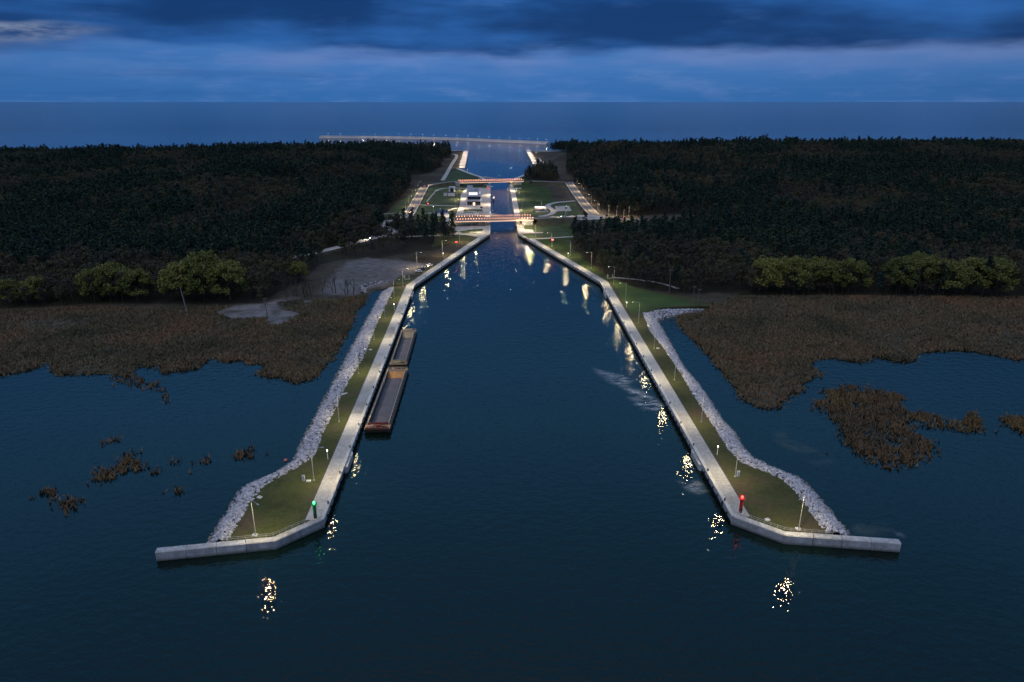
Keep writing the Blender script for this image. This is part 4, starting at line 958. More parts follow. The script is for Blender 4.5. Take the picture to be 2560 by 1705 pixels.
# ================================================================== the two swing bridges
lamp_ball = MB().lathe([(.05, 0), (.24, .12), (.3, .3), (.24, .48), (.06, .58)], n=8).mesh('lamp', M['bridge_lamp'])
lamp_stub = MB().tube([(0, 0, 0), (0, 0, .9)], .05, 5).mesh('lamp_stem', M['pinkbeam'])
def swing_bridge(pl, pr, width, label, pivot, n_lamps, abut_to):
    a = math.atan2(pr[1] - pl[1], pr[0] - pl[0]); L = math.dist(pl, pr)
    root = empty('swing_bridge', (pl[0], pl[1], 0), a); tag(root, label, 'bridge', 'red-lit swing bridges over the canal')
    Zd = 7.0
    MB().box((L / 2, width / 2, Zd - .2), (L, width - .8, .4)).build('deck', M['asphalt'], root)
    for y, nm in ((0.2, 'edge_beam'), (width - .2, 'edge_beam')):
        MB().box((L / 2, y, Zd - .45), (L, .36, 1.3)).build(nm, M['pinkbeam'], root)
    for k in range(4): MB().box((L / 2, 1.8 + k * (width - 3.6) / 3, Zd - .9), (L - 2, .4, 1.0)).build('girder', M['dark'], root)
    # railing on both sides
    for y in (.2, width - .2):
        for z in (Zd + .55, Zd + .95): MB().tube([(.2, y, z), (L - .2, y, z)], .05, 4).build('handrail', M['pinkbeam'], root)
        mb = MB()
        for k in range(int(L / 1.6)): mb.box((.4 + k * 1.6, y, Zd + .5), (.07, .07, .95))
        mb.build('baluster_row', M['pinkbeam'], root)
        for k in range(n_lamps):
            x = .8 + k * (L - 1.6) / (n_lamps - 1)
            st = link('lamp_stem', lamp_stub, root, (x, y, Zd + .2)); link('lamp', lamp_ball, root, (x, y, Zd + 1.1))
    for y in (-.03, width + .03): MB().box((L / 2, y, Zd - .95), (L, .1, .16)).build('light_strip', M['light_strip'], root)
    # stiffening truss: low peak over the pivot, long chord towards the canal
    px = pivot * L; h = 5.2
    for y in (.35, width - .35):
        pk = (px, y, Zd + h); l0 = (px - 13, y, Zd + .4); r0 = (px + 27, y, Zd + .4)
        ch = [l0, (px - 6.5, y, Zd + h * .55), pk, (px + 13, y, Zd + h * .52), r0]
        for p, q in zip(ch[:-1], ch[1:]): MB().tube([p, q], .22, 4).build('truss_chord', M['pinkbeam'], root)
        for p, q in (((px - 6.5, y, Zd + h * .55), (px - 6.5, y, Zd)), (pk, (px, y, Zd)), ((px + 13, y, Zd + h * .52), (px + 13, y, Zd)), (pk, (px + 6.5, y, Zd)), ((px - 6.5, y, Zd + h * .55), (px, y, Zd)), ((px + 13, y, Zd + h * .52), (px + 19, y, Zd))):
            MB().tube([p, q], .13, 4).build('truss_web', M['pinkbeam'], root)
    for x in (px, px + 13): MB().tube([(x, .35, Zd + (h if x == px else h * .52)), (x, width - .35, Zd + (h if x == px else h * .52))], .13, 4).build('truss_brace', M['pinkbeam'], root)
    # supports
    MB().lathe([(4.4, 1.5), (4.4, 3.2), (3.6, 3.4), (3.6, Zd - 1.45)], (px, width / 2, 0), 20).build('pivot_pier', M['wall'], root)
    MB().box((-2.5, width / 2, 3.6), (5, width + 2, 6.7)).build('abutment', M['wall'], root)
    MB().box((abut_to + 5, width / 2, 3.0), (9.5, width + 1, 5.2)).build('abutment', M['coping'], root)
    MB().box((abut_to - 2.5, width / 2 + .5, 3.4), (3.6, width - 2, 4.2)).build('bearing_pier', M['wall'], root)
    for y_ in (-.5, width + .5):      # floods under the deck that light the abutment
        MB().box((abut_to - 3.5, y_, Zd - 1.2), (.5, .4, .35)).build('flood_light', M['door_lit'], root)
        l = bpy.data.lights.new('flood_beam', 'POINT'); l.energy = 700; l.color = (1, .72, .36); l.shadow_soft_size = .3
        lo = bpy.data.objects.new('flood_beam', l); COL.objects.link(lo); lo.parent = root; lo.location = (abut_to - 3.5, y_ * 1.0 + (-3.4 if y_ < 0 else 3.4), Zd - 1.6)
    return root
b1 = PLAN['bridge1']; b2 = PLAN['bridge2']
swing_bridge(b1[0], b1[1], 14.5, 'nearer swing bridge with two rows of glowing salmon lamps over the canal', .36, 31, 58.5)
swing_bridge(b2[0], b2[1], 11.0, 'farther swing bridge with glowing salmon lamps, beyond the control building', .41, 36, 67.5)
# the turning pit under the near bridge
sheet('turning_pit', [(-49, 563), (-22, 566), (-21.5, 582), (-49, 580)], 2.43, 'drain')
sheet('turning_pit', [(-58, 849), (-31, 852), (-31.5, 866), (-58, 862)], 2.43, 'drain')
def glow(x, y, z, e, col, size=.6, name='flood_light'):
    pass

# ================================================================== buildings at the lock
def windows(root, x0, x1, n, y, z, h, mat, w=.8, name='window'):
    st = (x1 - x0) / n
    for k in range(n):
        o = MB().box((x0 + st * (k + .5), y, z), (st * w, .12, h)).build(name, M[mat], root)
def control_building():
    (xa, y0), (xb, _) = PLAN['control']; root = empty('control_building', (xa, y0, 2.42), R(1.6))
    tag(root, 'white lock control building with lit upper windows and a raised tower', 'building')
    W = xb - xa
    P = lambda n, c, s, m, p=root: MB().box(c, s).build(n, M[m], p)
    P('wall', (W / 2, 11.2, 2.2), (W, 21.6, 4.4), 'render')                    # ground storey
    for k in range(6): P('window', (.9 + (W - 1.8) / 6 * (k + .5), .34, 2.1), ((W - 1.8) / 6 - .12, .16, 3.4), 'glass')
    P('door', (W * .52, .22, 1.5), (2.2, .2, 2.8), 'door_lit')
    P('terrace_slab', (W / 2, 10.9, 4.58), (W + .6, 22.8, .34), 'roofgrey')
    P('wall', (W / 2 + .2, 13.0, 6.6), (W - 1.4, 16.5, 3.7), 'render')          # middle storey, set back
    for k in range(6): P('window', (1.3 + (W - 2.2) / 6 * (k + .5), 4.66, 6.5), ((W - 2.2) / 6 - .1, .16, 2.9), 'glass')
    mb = MB(); mb.tube([(0, -.2, 5.75), (W, -.2, 5.75)], .07, 4)
    for k in range(12): mb.box((k * W / 11, -.2, 5.25), (.05, .05, 1.0))
    mb.build('terrace_railing', M['white'], root)
    P('terrace_slab', (W / 2 + .2, 12.6, 8.6), (W - .4, 18.0, .34), 'roofgrey')
    P('wall', (W / 2 - .6, 14.6, 10.7), (W - 3.2, 13.0, 3.9), 'render')         # control room
    for k in range(4): P('window', (2.5 + (W - 6.2) / 4 * (k + .5), 8.04, 10.6), ((W - 6.2) / 4 - .55, .14, 2.2), 'window_lit')
    P('parapet', (W / 2 - .6, 8.15, 13.0), (W - 3.0, .4, .7), 'render')
    P('roof', (W / 2 - .6, 14.6, 12.78), (W - 3.0, 13.2, .26), 'roofgrey')
    P('roof_light', (W / 2 - .4, 10.4, 13.1), (W - 5.4, 1.4, .42), 'glass')
    P('wall', (3.6, 17.6, 14.9), (5.4, 6.8, 4.0), 'render'); P('roof', (3.6, 17.6, 17.0), (5.7, 7.1, .24), 'roofgrey')   # tower
    P('roof_plant', (10.0, 17.8, 13.9), (4.2, 4.0, 1.7), 'roofgrey')
    P('side_window', (W - 1.35, 12, 11.0), (.16, 2.6, 2.2), 'window_lit')
    MB().tube([(3.0, 18, 17), (3.0, 18, 22)], .06, 5).build('mast', M['steel'], root)
control_building()
def small_house(p, q, depth, h, label, wallm='render', roofm='roofgrey', door='dark', rise=.25, nm='service_building', doorw=.5):
    W = math.dist(p, q); root = empty(nm, (p[0], p[1], 2.42), math.atan2(q[1] - p[1], q[0] - p[0])); tag(root, label, 'building', 'small service buildings at the lock')
    MB().box((W / 2, depth / 2, h / 2), (W, depth, h)).build('wall', M[wallm], root)
    if rise > .5:
        mb = MB(); e = .4; mb.add([(-e, -e, h), (W + e, -e, h), (W + e, depth + e, h), (-e, depth + e, h), (-e, depth / 2, h + rise), (W + e, depth / 2, h + rise)], [(0, 1, 5, 4), (2, 3, 4, 5), (1, 2, 5), (3, 0, 4), (3, 2, 1, 0)]); mb.build('roof', M[roofm], root)
    else: MB().box((W / 2, depth / 2, h + rise / 2), (W + .5, depth + .5, rise)).build('roof', M[roofm], root)
    if door:
        MB().box((W / 2, -.03, h * .42), (W * doorw, .12, h * .8)).build('door', M[door], root)
    return root
small_house(*PLAN['garage'], 7, 5.2, 'white garage with one dark door, left of the control building', doorw=.52)
small_house(*PLAN['shed1'], 3, 2.6, 'small pale box shed, leftmost of the two beside the garage', door='coping')
small_house(*PLAN['shed2'], 6, 2.3, 'wide low shed with pale blue roof in front of the garage', door='coping', doorw=.2)
g = PLAN['blueroof']; hb = small_house(g[0], g[1], 9, 3.0, 'small white house with slate blue roof near the left bridge end', roofm='blueroof', rise=2.2, door='glass', doorw=.2)
MB().box((.8, 6.5, 4.6), (.7, .7, 3.4)).build('chimney', M['render'], hb)
k0 = empty('annex_shed', (g[1][0] - 1.5, g[1][1] - 6, 2.42)); tag(k0, 'low white annex in front of the blue-roofed house', 'shed')
MB().box((2.5, 2, 1.2), (5, 3.4, 2.4)).build('wall', M['render'], k0); MB().box((2.5, 2, 2.5), (5.4, 3.8, .2)).build('roof', M['roofgrey'], k0)
# bike or solar canopy at the car park
cp = PLAN['canopy']; k0 = empty('parking_canopy', (cp[3][0], cp[3][1], 2.4)); tag(k0, 'flat pale blue canopy over the left car park bay', 'canopy')
MB().box((5.2, 7, 2.7), (10.4, 12, .18)).build('roof', M['roofgrey'], k0)
for x in (.4, 10.0):
    for y in (1.4, 12.6): MB().box((x, y, 1.3), (.16, .16, 2.6)).build('post', M['steel'], k0)
# low walls and beds in front of the control building
for i, (x, y, w_, t) in enumerate([(-37.5, 640.5, 9.5, 'white bench wall between the two grass beds of the lock'), (-37.0, 628.0, 13, 'white bench wall nearest the bridge at the lock')]):
    r = empty('bench_wall', (x, y, 2.45), .02); tag(r, t, 'wall', 'white bench walls'); MB().box((0, 0, .3), (w_, .8, .6)).build('plinth', M['white'], r); MB().box((0, 0, .64), (w_ + .1, .9, .08)).build('seat_slab', M['coping'], r)
# lock gate leaf parked on the left
r = empty('lock_gate', (-20.6, 740, 0), R(-1.5)); tag(r, 'dark steel lock gate leaf folded against the left chamber wall', 'lock gate')
MB().box((1.0, 0, 1.2), (1.2, 15, 2.6)).build('leaf', M['dark'], r); MB().box((1.0, 0, 2.62), (1.5, 15, .16)).build('walkway', M['steel'], r); MB().tube([(1.7, -7.4, 3.6), (1.7, 7.4, 3.6)], .05, 4).build('handrail', M['white'], r)
# red warning boards at the lock
def signal(x, y, z, h, label, w_=1.4, hh=1.0, name='signal_board', mat='red_lamp'):
    r = empty(name, (x, y, z)); tag(r, label, 'signal', 'red traffic signals')
    MB().tube([(-.0, .1, 0), (0, .1, h)], .08, 6).build('post', M['steel'], r); MB().box((0, .05, h - .2), (w_ + .3, .12, hh + .3)).build('board', M['dark'], r)
    for dx in (-.32, .32): MB().lathe([(.02, -.05), (.36, 0), (.3, .12), (.02, .16)], n=10).build('lamp', M[mat], r, loc=(dx * w_ / 1.4, -.12, h - .2)).rotation_euler = (R(90), 0, 0)
(xl, yl), (xr, yr) = PLAN['redsign']
signal(xl, yl, 2.2, 4.2, 'red canal signal on a post on the left bank before the lock'); signal(xr, yr, 2.2, 5.2, 'red canal signal on a post on the right bank before the lock')
signal(-27.0, 800, 2.4, 3.0, 'red signal beside the lock near the farther bridge', 2.2, 1.4)
signal(*PLAN['redlight_left'], 2.4, 2.0, 'red signal at the path left of the control building', 1.0, .7)
# life-saving stands : U-shaped white racks
for (x, y), t in zip(PLAN['lifestand'], ('left', 'right')):
    r = empty('rescue_stand', (x, y, 2.2)); tag(r, f'white U-shaped rescue stand at the bend of the {t} quay', 'rescue stand', 'rescue stands')
    for dx in (-1.4, 1.4): MB().tube([(dx, 0, 0), (dx, 0, 2.4)], .09, 6).build('post', M['white'], r)
    MB().tube([(-1.4, 0, .15), (1.4, 0, .15)], .08, 6).build('crossbar', M['white'], r)
    MB().tube([(-1.4 + .45 * math.cos(t_), 0.1, 1.6 + .45 * math.sin(t_)) for t_ in np.linspace(0, 6.28, 13)], .08, 5).build('life_ring', M['white'], r)
# lamp posts of the lock and roads
LL = [(-56, 600), (-54, 660), (-24, 610), (-24, 690), (-25.5, 760), (-58, 730), (9.5, 650), (7.5, 730), (5, 800), (-60, 800), (28, 655), (-52, 540), (16, 548)]
LT = ['beside the left end of the nearer bridge', 'on the plaza left of the control building, nearer one', 'at the left lock wall, first beyond the nearer bridge', 'at the left lock wall, second beyond the nearer bridge', 'at the left lock wall, third beyond the nearer bridge', 'on the plaza left of the control building, farther one', 'on the right lock bank, first beyond the nearer bridge', 'on the right lock bank, second beyond the nearer bridge', 'on the right lock bank, third beyond the nearer bridge', 'near the white garage', 'at the car park canopy', 'on the left paved platform before the nearer bridge', 'on the right paved platform before the nearer bridge']
for (x, y), t in zip(LL, LT):
    lamp_post(x, y, 2.4, 0.0 if x < -10 else math.pi, 9.0, 'slim lamp post ' + t, group='lamp posts around the lock', power=6000, color=(1, .74, .46))
RT = ['where the east road leaves the junction', 'second along the east road', 'third along the east road, low one', 'at the bright spot of the east road', 'farthest right on the east road', 'beside the road from the nearer bridge']
for (x, y), t in zip(PLAN['roadlamps'], RT):
    lamp_post(x, y, 3.0, R(-90), 9.0, 'grey road lamp ' + t, group='road lamps', power=1600, color=(1, .72, .38))
for i, (x, y) in enumerate([(-98.5, 636), (-101.5, 680), (-104, 725), (-107, 770), (-109.5, 815)]):  # row filled out with added lamps to brighten the left road
    lamp_post(x, y, 3.0, 0, 9.0, f'road lamp in a partly added row beside the left lock road, {ORD[i]} from the nearer bridge', group='left road lamps', power=3000, color=(1, .72, .42))
for i, (x, y) in enumerate([(80.5, 645), (79.5, 690), (79, 735), (78.5, 785), (78.5, 840)]):  # further lamps added here so the right road looks brighter
    lamp_post(x, y, 3.2, math.pi, 9.0, f'road lamp in a partly added row beside the right lock road, {ORD[i]} from the junction', group='right road lamps', power=3000, color=(1, .72, .42))
x, y = PLAN['yellow_lamp']; low_light(x, y, 'yellow lamp glowing among the pines left of the nearer bridge', 2.3, 13.0)

# ================================================================== vehicles
PAINT = {'white': surf('car_white', (.62, .62, .66), .3, .05, .5), 'black': surf('car_black', (.02, .02, .024), .25, .1, .5), 'silver': surf('car_silver', (.30, .30, .32), .3, .05, .5, metal=.5), 'grey': surf('car_grey', (.06, .065, .075), .3, .1, .5)}
wheel_me = MB().lathe([(.1, -.11), (.32, -.1), (.33, 0), (.32, .1), (.1, .11)], n=12).mesh('wheel', M['rubber'])
def car(x, y, z, rz, paint, label, lit=None, van=False):
    root = empty('parked_car' if not lit else 'moving_car', (x, y, z), rz); tag(root, label, 'car', 'cars')
    prof = [(-2.1, .32), (2.1, .32), (2.15, .62), (2.0, .82), (1.05, .93), (-1.9, .95), (-2.15, .8)]; cab = [(1.0, .93), (.35, 1.42), (-1.25, 1.46), (-1.95, .95)]
    def extr(pr, w0, w1, n, m):
        k = len(pr); zc = max(p[1] for p in pr); mb = MB(); f = lambda p, s: (p[0], s * (w0 if p[1] < zc - .2 else w1), p[1])
        mb.add([f(p, -1) for p in pr] + [f(p, 1) for p in pr], [tuple(range(k)), tuple(range(2 * k - 1, k - 1, -1))] + [(i, k + i, k + (i + 1) % k, (i + 1) % k) for i in range(k)]); return mb.build(n, m, root)
    extr(prof, .90, .84, 'body', PAINT[paint]); extr(cab, .82, .66, 'greenhouse', M['glass'])
    MB().box((-.45, 0, 1.465), (1.5, 1.26, .05)).build('roof', PAINT[paint], root)
    for dx in (-1.3, 1.3):
        for dy in (-.82, .82): link('wheel', wheel_me, root, (dx, dy, .33), (R(90), 0, 0))
    for dy in (-.6, .6):
        MB().box((2.1, dy, .68), (.1, .36, .14)).build('headlight', M['head_lamp' if lit else 'white'], root)
        MB().box((-2.13, dy, .74), (.08, .34, .14)).build('tail_light', M['tail_lamp' if lit else 'red'], root)
    if lit:
        l = bpy.data.lights.new('headlight_beam', 'SPOT'); l.energy = 13000; l.color = (1, .80, .48); l.spot_size = R(75); l.spot_blend = .8; l.shadow_soft_size = .2
        lo = bpy.data.objects.new('headlight_beam', l); COL.objects.link(lo); lo.parent = root; lo.location = (2.25, 0, .75); lo.rotation_euler = (0, R(-84), 0)
CL = [('white', 'white car parked nearest the bay in the row by the left quay'), ('black', 'black car parked beside the nearest white car by the left quay'), ('silver', 'silver car in the middle of the row parked by the left quay'), ('grey', 'dark grey car parked between silver and white cars by the left quay'), ('white', 'white car parked farthest from the bay in the row by the left quay')]
for (x, y), (p, t), jj in zip(PLAN['cars'], CL, (0, .1, -.05, .08, 0)):
    car(x, y + .4, gz(x, y) + .03, R(172 + 60 * jj), p, t)
mc = PLAN['movingcars']
car(mc[0][0], mc[0][1], 6.0, R(190), 'white', 'car with bright headlights on the road to the nearer bridge', lit=True)
car(mc[1][0] + 3, mc[1][1] + 5, 3.4, R(165), 'grey', 'car with bright headlights on the east road among the trees', lit=True)
car(mc[2][0] - 2, mc[2][1] + 12, 3.5, R(68), 'grey', 'car with red tail lights at the bend left of the farther bridge', lit=True)
car(mc[3][0] - .5, mc[3][1] - 2, 3.25, R(240), 'white', 'car with white headlights on the forest road at the left', lit=True)
car(52, 663, 2.43, R(90), 'black', 'black car parked alone in the car park right of the lock'); car(45, 668, 2.43, R(88), 'white', 'white car parked at the left edge of the car park right of the lock')
car(-41, 668, 2.43, R(5), 'white', 'white car parked in front of the control building'); car(-29.5, 666, 2.43, R(80), 'black', 'black car parked at the right corner of the control building')

# ================================================================== poles
def pole(x, y, z, h, label, lean=0.0, r0=.16, cross=False, cat='utility pole', mat='wood', name='utility_pole'):
    r = empty(name, (x, y, z)); r.rotation_euler = (0, lean, 0); tag(r, label, cat, 'wooden poles by the reed beds')
    MB().tube([(0, 0, -.5), (0, 0, h)], [r0, r0 * .65], 7).build('shaft', M[mat], r)
    if cross:
        MB().box((0, 0, h - .5), (1.8, .14, .14)).build('crossarm', M[mat], r)
        for dx in (-.75, 0, .75): MB().lathe([(.06, 0), (.08, .1), (.03, .22)], (dx, 0, h - .43), 6).build('insulator', M['white'], r)
    else: MB().lathe([(r0 * .7, h), (r0 * .8, h + .05), (.03, h + .18)], n=7).build('cap', M['dark'], r)
pp = PLAN['poles']
pole(*pp[0], gz(*pp[0]), 13, 'pale leaning dead trunk standing before the yellow willows, left', R(-6), .34, mat='palebark', cat='dead tree', name='dead_trunk')
pole(*pp[1], gz(*pp[1]), 10, 'wooden power pole on the pale sand patch, left side', 0, .2, True); pole(pp[1][0] + 1.1, pp[1][1] - 1, gz(*pp[1]), 9.6, 'bracing pole leaning on the power pole at the sand patch', R(-8), .15)
pole(*pp[2], gz(*pp[2]), 13, 'single tall pole before the dark wood on the right', 0, .18, True)
pole(*pp[3], gz(*pp[3]), 11, 'left one of the twin poles at the end of the short rock bank', 0, .18, True); pole(*pp[4], gz(*pp[4]), 10, 'right one of the twin poles at the end of the short rock bank', 0, .18, True)

# ================================================================== sea side harbour
def mole(line, side, wid, label, z=2.6):
    root = empty('harbour_mole'); tag(root, label, 'mole', 'moles of the seaward basin')
    b = offset(line, side * wid)
    for i in range(len(line) - 1):
        n = max(1, round(math.dist(line[i], line[i + 1]) / 40))
        for k in range(n):
            g = lambda P, t: lerp2(P[i], P[i + 1], t); t0, t1 = k / n, (k + 1) / n - .001
            panel(g(line, t0), g(line, t1), g(b, t1), g(b, t0), -2, z).build('deck_block', M['coping'], root)
    return root
BL, BR = PLAN['basin_left'], PLAN['basin_right']
mole([BL[4], BL[5]], +1, 9.0, 'straight lit mole on the left side of the seaward basin')
mole([BR[4], BR[5]], -1, 9.0, 'straight lit mole on the right side of the seaward basin')
mole([(BL[5][0] - 9.2, BL[5][1] - 5), BL[6], (-230, 1500)], -1, 5.0, 'thin sea wall running left from the left mole head', 2.2)
mole([(BR[5][0] + 9.4, BR[6][1]), BR[7], (110, 1480)], -1, 5.0, 'thin sea wall running right from the right mole head', 2.2)
mole([(-27.2, 881), BL[0], BL[1], BL[2], BL[3]], +1, 5.0, 'curved bank wall left of the far bridge around the seaward basin')
mole([(-3.9, 891), BR[0], BR[1], BR[2], BR[3]], -1, 5.0, 'curved bank wall right of the far bridge around the seaward basin')
low_light(BL[5][0] - 2, BL[5][1] - 3, 'white light at the head of the left seaward mole', 2.6, 4.0, 'cold_lamp')
low_light(BR[5][0] + 2, BR[5][1] - 3, 'red light at the head of the right seaward mole', 2.6, 4.0, 'red_lamp')
low_light(-82, 1100, 'white light at the inner end of the left seaward mole', 2.6, 4.0); low_light(-66, 1036, 'white light on the curved wall left of the far bridge', 2.6, 1.5, 'cold_lamp')
for i, (x, y, rz) in enumerate([(-83.5 - .045 * k * 62, 1105 + 62 * k, 0) for k in range(6)] + [(42.5 - .0146 * k * 62, 1105 + 62 * k, math.pi) for k in range(6)]):  # more lamps added per side to even out the light on the moles
    lamp_post(x, y, 2.6, rz, 9.0, f"lamp post of the partly added row on the {'left' if i < 6 else 'right'} seaward mole, {ORD[i % 6]} from the lock", group='lamp posts on the seaward moles', power=6000, color=(1, .74, .46))
# curved breakwater out at sea
fw = smooth_line([(x, y) for x, y in PLAN['farwater']], 8)
root = empty('breakwater'); tag(root, 'long curved pale breakwater lying across the sea beyond the harbour', 'breakwater')
bk = offset(fw, 9.0); bs = offset(fw, -5.0); par = offset(fw, 6.0)
for i in range(len(fw) - 1):
    j = i + 1
    mb = MB(); mb.prism([fw[i], fw[j], bk[j], bk[i]], -3, 4.2); mb.build('crest_block', M['coping'], root)
    mb = MB(); mb.prism([par[i], par[j], lerp2(bk[j], par[j], .02), lerp2(bk[i], par[i], .02)], 4.2, 6.2); mb.build('wave_wall', M['coping'], root)
    mb = MB(); mb.add([(*fw[i], 3.4), (*fw[j], 3.4), (*bs[j], -1), (*bs[i], -1)], [(0, 3, 2, 1)]); mb.build('rock_slope', M['rock'], root)
for i, (x, y) in enumerate(PLAN['breakwater_lamps']):
    r = empty('breakwater_lamp', (x, y + 3, 4.2)); tag(r, f'small lamp on the sea breakwater, {ORD[i]} from its left end', 'lamp', 'lamps along the sea breakwater')
    MB().tube([(0, 0, 0), (0, 0, 7.6)], .09, 6).build('pole', M['steel'], r)
    MB().lathe([(.15, 7.6), (.36, 7.75), (.36, 8.0), (.15, 8.15)], n=8).build('lamp_head', M['cold_lamp'], r)
    l = bpy.data.lights.new('lamp_light', 'POINT'); l.energy = 1300; l.color = (1, .80, .62); l.shadow_soft_size = .3
    lo = bpy.data.objects.new('lamp_light', l); COL.objects.link(lo); lo.parent = r; lo.location = (0, -3.6, 8.6)

# ================================================================== trees
def leaf_cloud(clumps, per, size, rs, flat=1.0):
    """many small leaf-spray quads spread through the clumps; returns arrays"""
    V = []; F = []; b = 0
    for (cx_, cy_, cz_, rx, rz_) in clumps:
        d = rs.normal(size=(per, 3)); d /= np.linalg.norm(d, axis=1)[:, None]; rr = rs.random(per) ** .45
        c = np.array([cx_, cy_, cz_]) + d * rr[:, None] * np.array([rx, rx, rz_])
        u = rs.normal(size=(per, 3)); u[:, 2] *= flat; u /= np.linalg.norm(u, axis=1)[:, None]
        t = rs.normal(size=(per, 3)); v = np.cross(u, t); v /= np.linalg.norm(v, axis=1)[:, None]
        s = size * (0.6 + .8 * rs.random(per))[:, None]
        q = np.stack([c - u * s - v * s * .6, c + u * s - v * s * .5, c + u * s * .8 + v * s * .6, c - u * s * .7 + v * s * .7], 1)
        V.append(q.reshape(-1, 3)); F.append(np.arange(per * 4).reshape(per, 4) + b); b += per * 4
    return np.concatenate(V), np.concatenate(F)
def np_mesh(name, V, F, mat):
    me = bpy.data.meshes.new(name); me.from_pydata(V.tolist(), [], F.tolist()); me.materials.append(mat); return me
def trunk_mb(h, r, rs, limbs, z0, z1, reach, up=.6):
    mb = MB(); dx, dy = rs.normal(size=2) * h * .02
    mb.tube([(0, 0, -.6), (dx * .5, dy * .5, h * .4), (dx, dy, h)], [r, r * .75, r * .25], 6)
    for k in range(limbs):
        z = z0 + (z1 - z0) * k / max(1, limbs - 1); a = rs.random() * 6.28; L = reach * (.7 + .5 * rs.random())
        p0 = (dx * z / h, dy * z / h, z); p1 = (p0[0] + math.cos(a) * L * .5, p0[1] + math.sin(a) * L * .5, z + L * up * .4); p2 = (p0[0] + math.cos(a) * L, p0[1] + math.sin(a) * L, z + L * up)
        mb.tube([p0, p1, p2], [r * .45, r * .3, r * .12], 4, False)
    return mb
def pine_proto(seed):
    rs = np.random.default_rng(seed); h = 15 + 4 * rs.random(); cl = []
    n = 11
    for k in range(n):
        t = k / (n - 1); z = h * (.46 + .52 * t); rad = 2.7 * (1 - .66 * t) * (.6 + .6 * rs.random()); a = rs.random() * 6.28
        cl.append((math.cos(a) * rad * .75, math.sin(a) * rad * .75, z, 1.8 - .8 * t, 1.1 - .3 * t))
    V, F = leaf_cloud(cl, 22, .46, rs, .4)
    return trunk_mb(h * .97, .2, rs, 5, h * .3, h * .8, 1.9, .15), (V, F), 'pine', 'bark'
def leaf_proto(seed):
    rs = np.random.default_rng(seed); h = 12 + 4 * rs.random(); cl = []
    for k in range(15):
        a = rs.random() * 6.28; t = rs.random(); rad = 3.3 * math.sqrt(rs.random()) * (1 - .4 * t)
        cl.append((math.cos(a) * rad, math.sin(a) * rad, h * (.42 + .52 * t), 1.35, 1.15))
    V, F = leaf_cloud(cl, 24, .33, rs)
    return trunk_mb(h * .85, .2, rs, 7, h * .3, h * .7, 3.4, .8), (V, F), 'autumn', 'bark'
def willow_proto(seed):
    rs = np.random.default_rng(seed); h = 14.5 + 2 * rs.random(); cl = []
    for k in range(70):
        a = rs.random() * 6.28; e = rs.random() ** .8; ph = e * math.pi / 2
        rad = 8.4 * math.cos(ph) ** .5 * (.75 + .3 * rs.random()); z = h * .30 + h * .66 * math.sin(ph) * (.8 + .25 * rs.random())
        cl.append((math.cos(a) * rad, math.sin(a) * rad * .85, z, 1.5 + .6 * rs.random(), 1.2 + .5 * rs.random()))
    V, F = leaf_cloud(cl, 75, .29, rs)
    return trunk_mb(h * .75, .45, rs, 10, h * .18, h * .6, 6.5, .9), (V, F), 'willow', 'bark'
def bare_mesh(seed, h=9.0):
    rs = np.random.default_rng(seed); tr = MB(); tw = MB()
    def grow(p, d, L, r, depth):
        q = p + d * L; m = p + d * L * .5 + Vector(rs.normal(size=3) * L * .05)
        (tr if depth < 2 else tw).tube([p, m, q], [r, r * .8, r * .6], 4 if depth < 2 else 3, False)
        if depth >= 4: return
        for k in range(3 if depth < 3 else 2):
            nd = (d + Vector(rs.normal(size=3) * .38) + Vector((0, 0, .16))).normalized(); grow(q if k else m, nd, L * (.55 + .25 * rs.random()), r * .55, depth + 1)
    grow(Vector((0, 0, -.4)), Vector((rs.normal() * .06, rs.normal() * .06, 1)).normalized(), h * .36, .2, 0)
    return tr.mesh('trunk', M['bark']), tw.mesh('crown', M['twig'])
def proto(fn, seed):
    tm, (V, F), fm, bm_ = fn(seed)
    return tm.mesh('trunk', M[bm_]), np_mesh('crown', V, F, M[fm])
def joined(tm, cm, name):
    """one mesh for the far wood: trunk and crown together"""
    a = np.empty(len(tm.vertices) * 3); tm.vertices.foreach_get('co', a); b = np.empty(len(cm.vertices) * 3); cm.vertices.foreach_get('co', b)
    fa = [list(p.vertices) for p in tm.polygons]; n = len(tm.vertices); fb = [[i + n for i in p.vertices] for p in cm.polygons]
    me = bpy.data.meshes.new(name); me.from_pydata(np.concatenate([a, b]).reshape(-1, 3).tolist(), [], fa + fb)
    me.materials.append(tm.materials[0]); me.materials.append(cm.materials[0])
    me.polygons.foreach_set('material_index', [0] * len(fa) + [1] * len(fb)); me.update()
    return bpy.data.objects.new(name, me)
PINES = [proto(pine_proto, 100 + k) for k in range(4)]
LEAFY = [proto(leaf_proto, 200 + k) for k in range(4)]
BARES = [bare_mesh(300 + k) for k in range(4)]
WILLOWS = [proto(willow_proto, 400 + k) for k in range(3)]
def plant(name, protos, x, y, z, s, label, cat, group, k=None, rz=None):
    tm, cm = protos[k if k is not None else random.randrange(len(protos))]
    r = empty(name, (x, y, z), random.uniform(0, 6.28) if rz is None else rz); r.scale = (s, s, s * random.uniform(.94, 1.06)); tag(r, label, cat, group)
    link('trunk', tm, r); link('crown', cm, r)
    return r
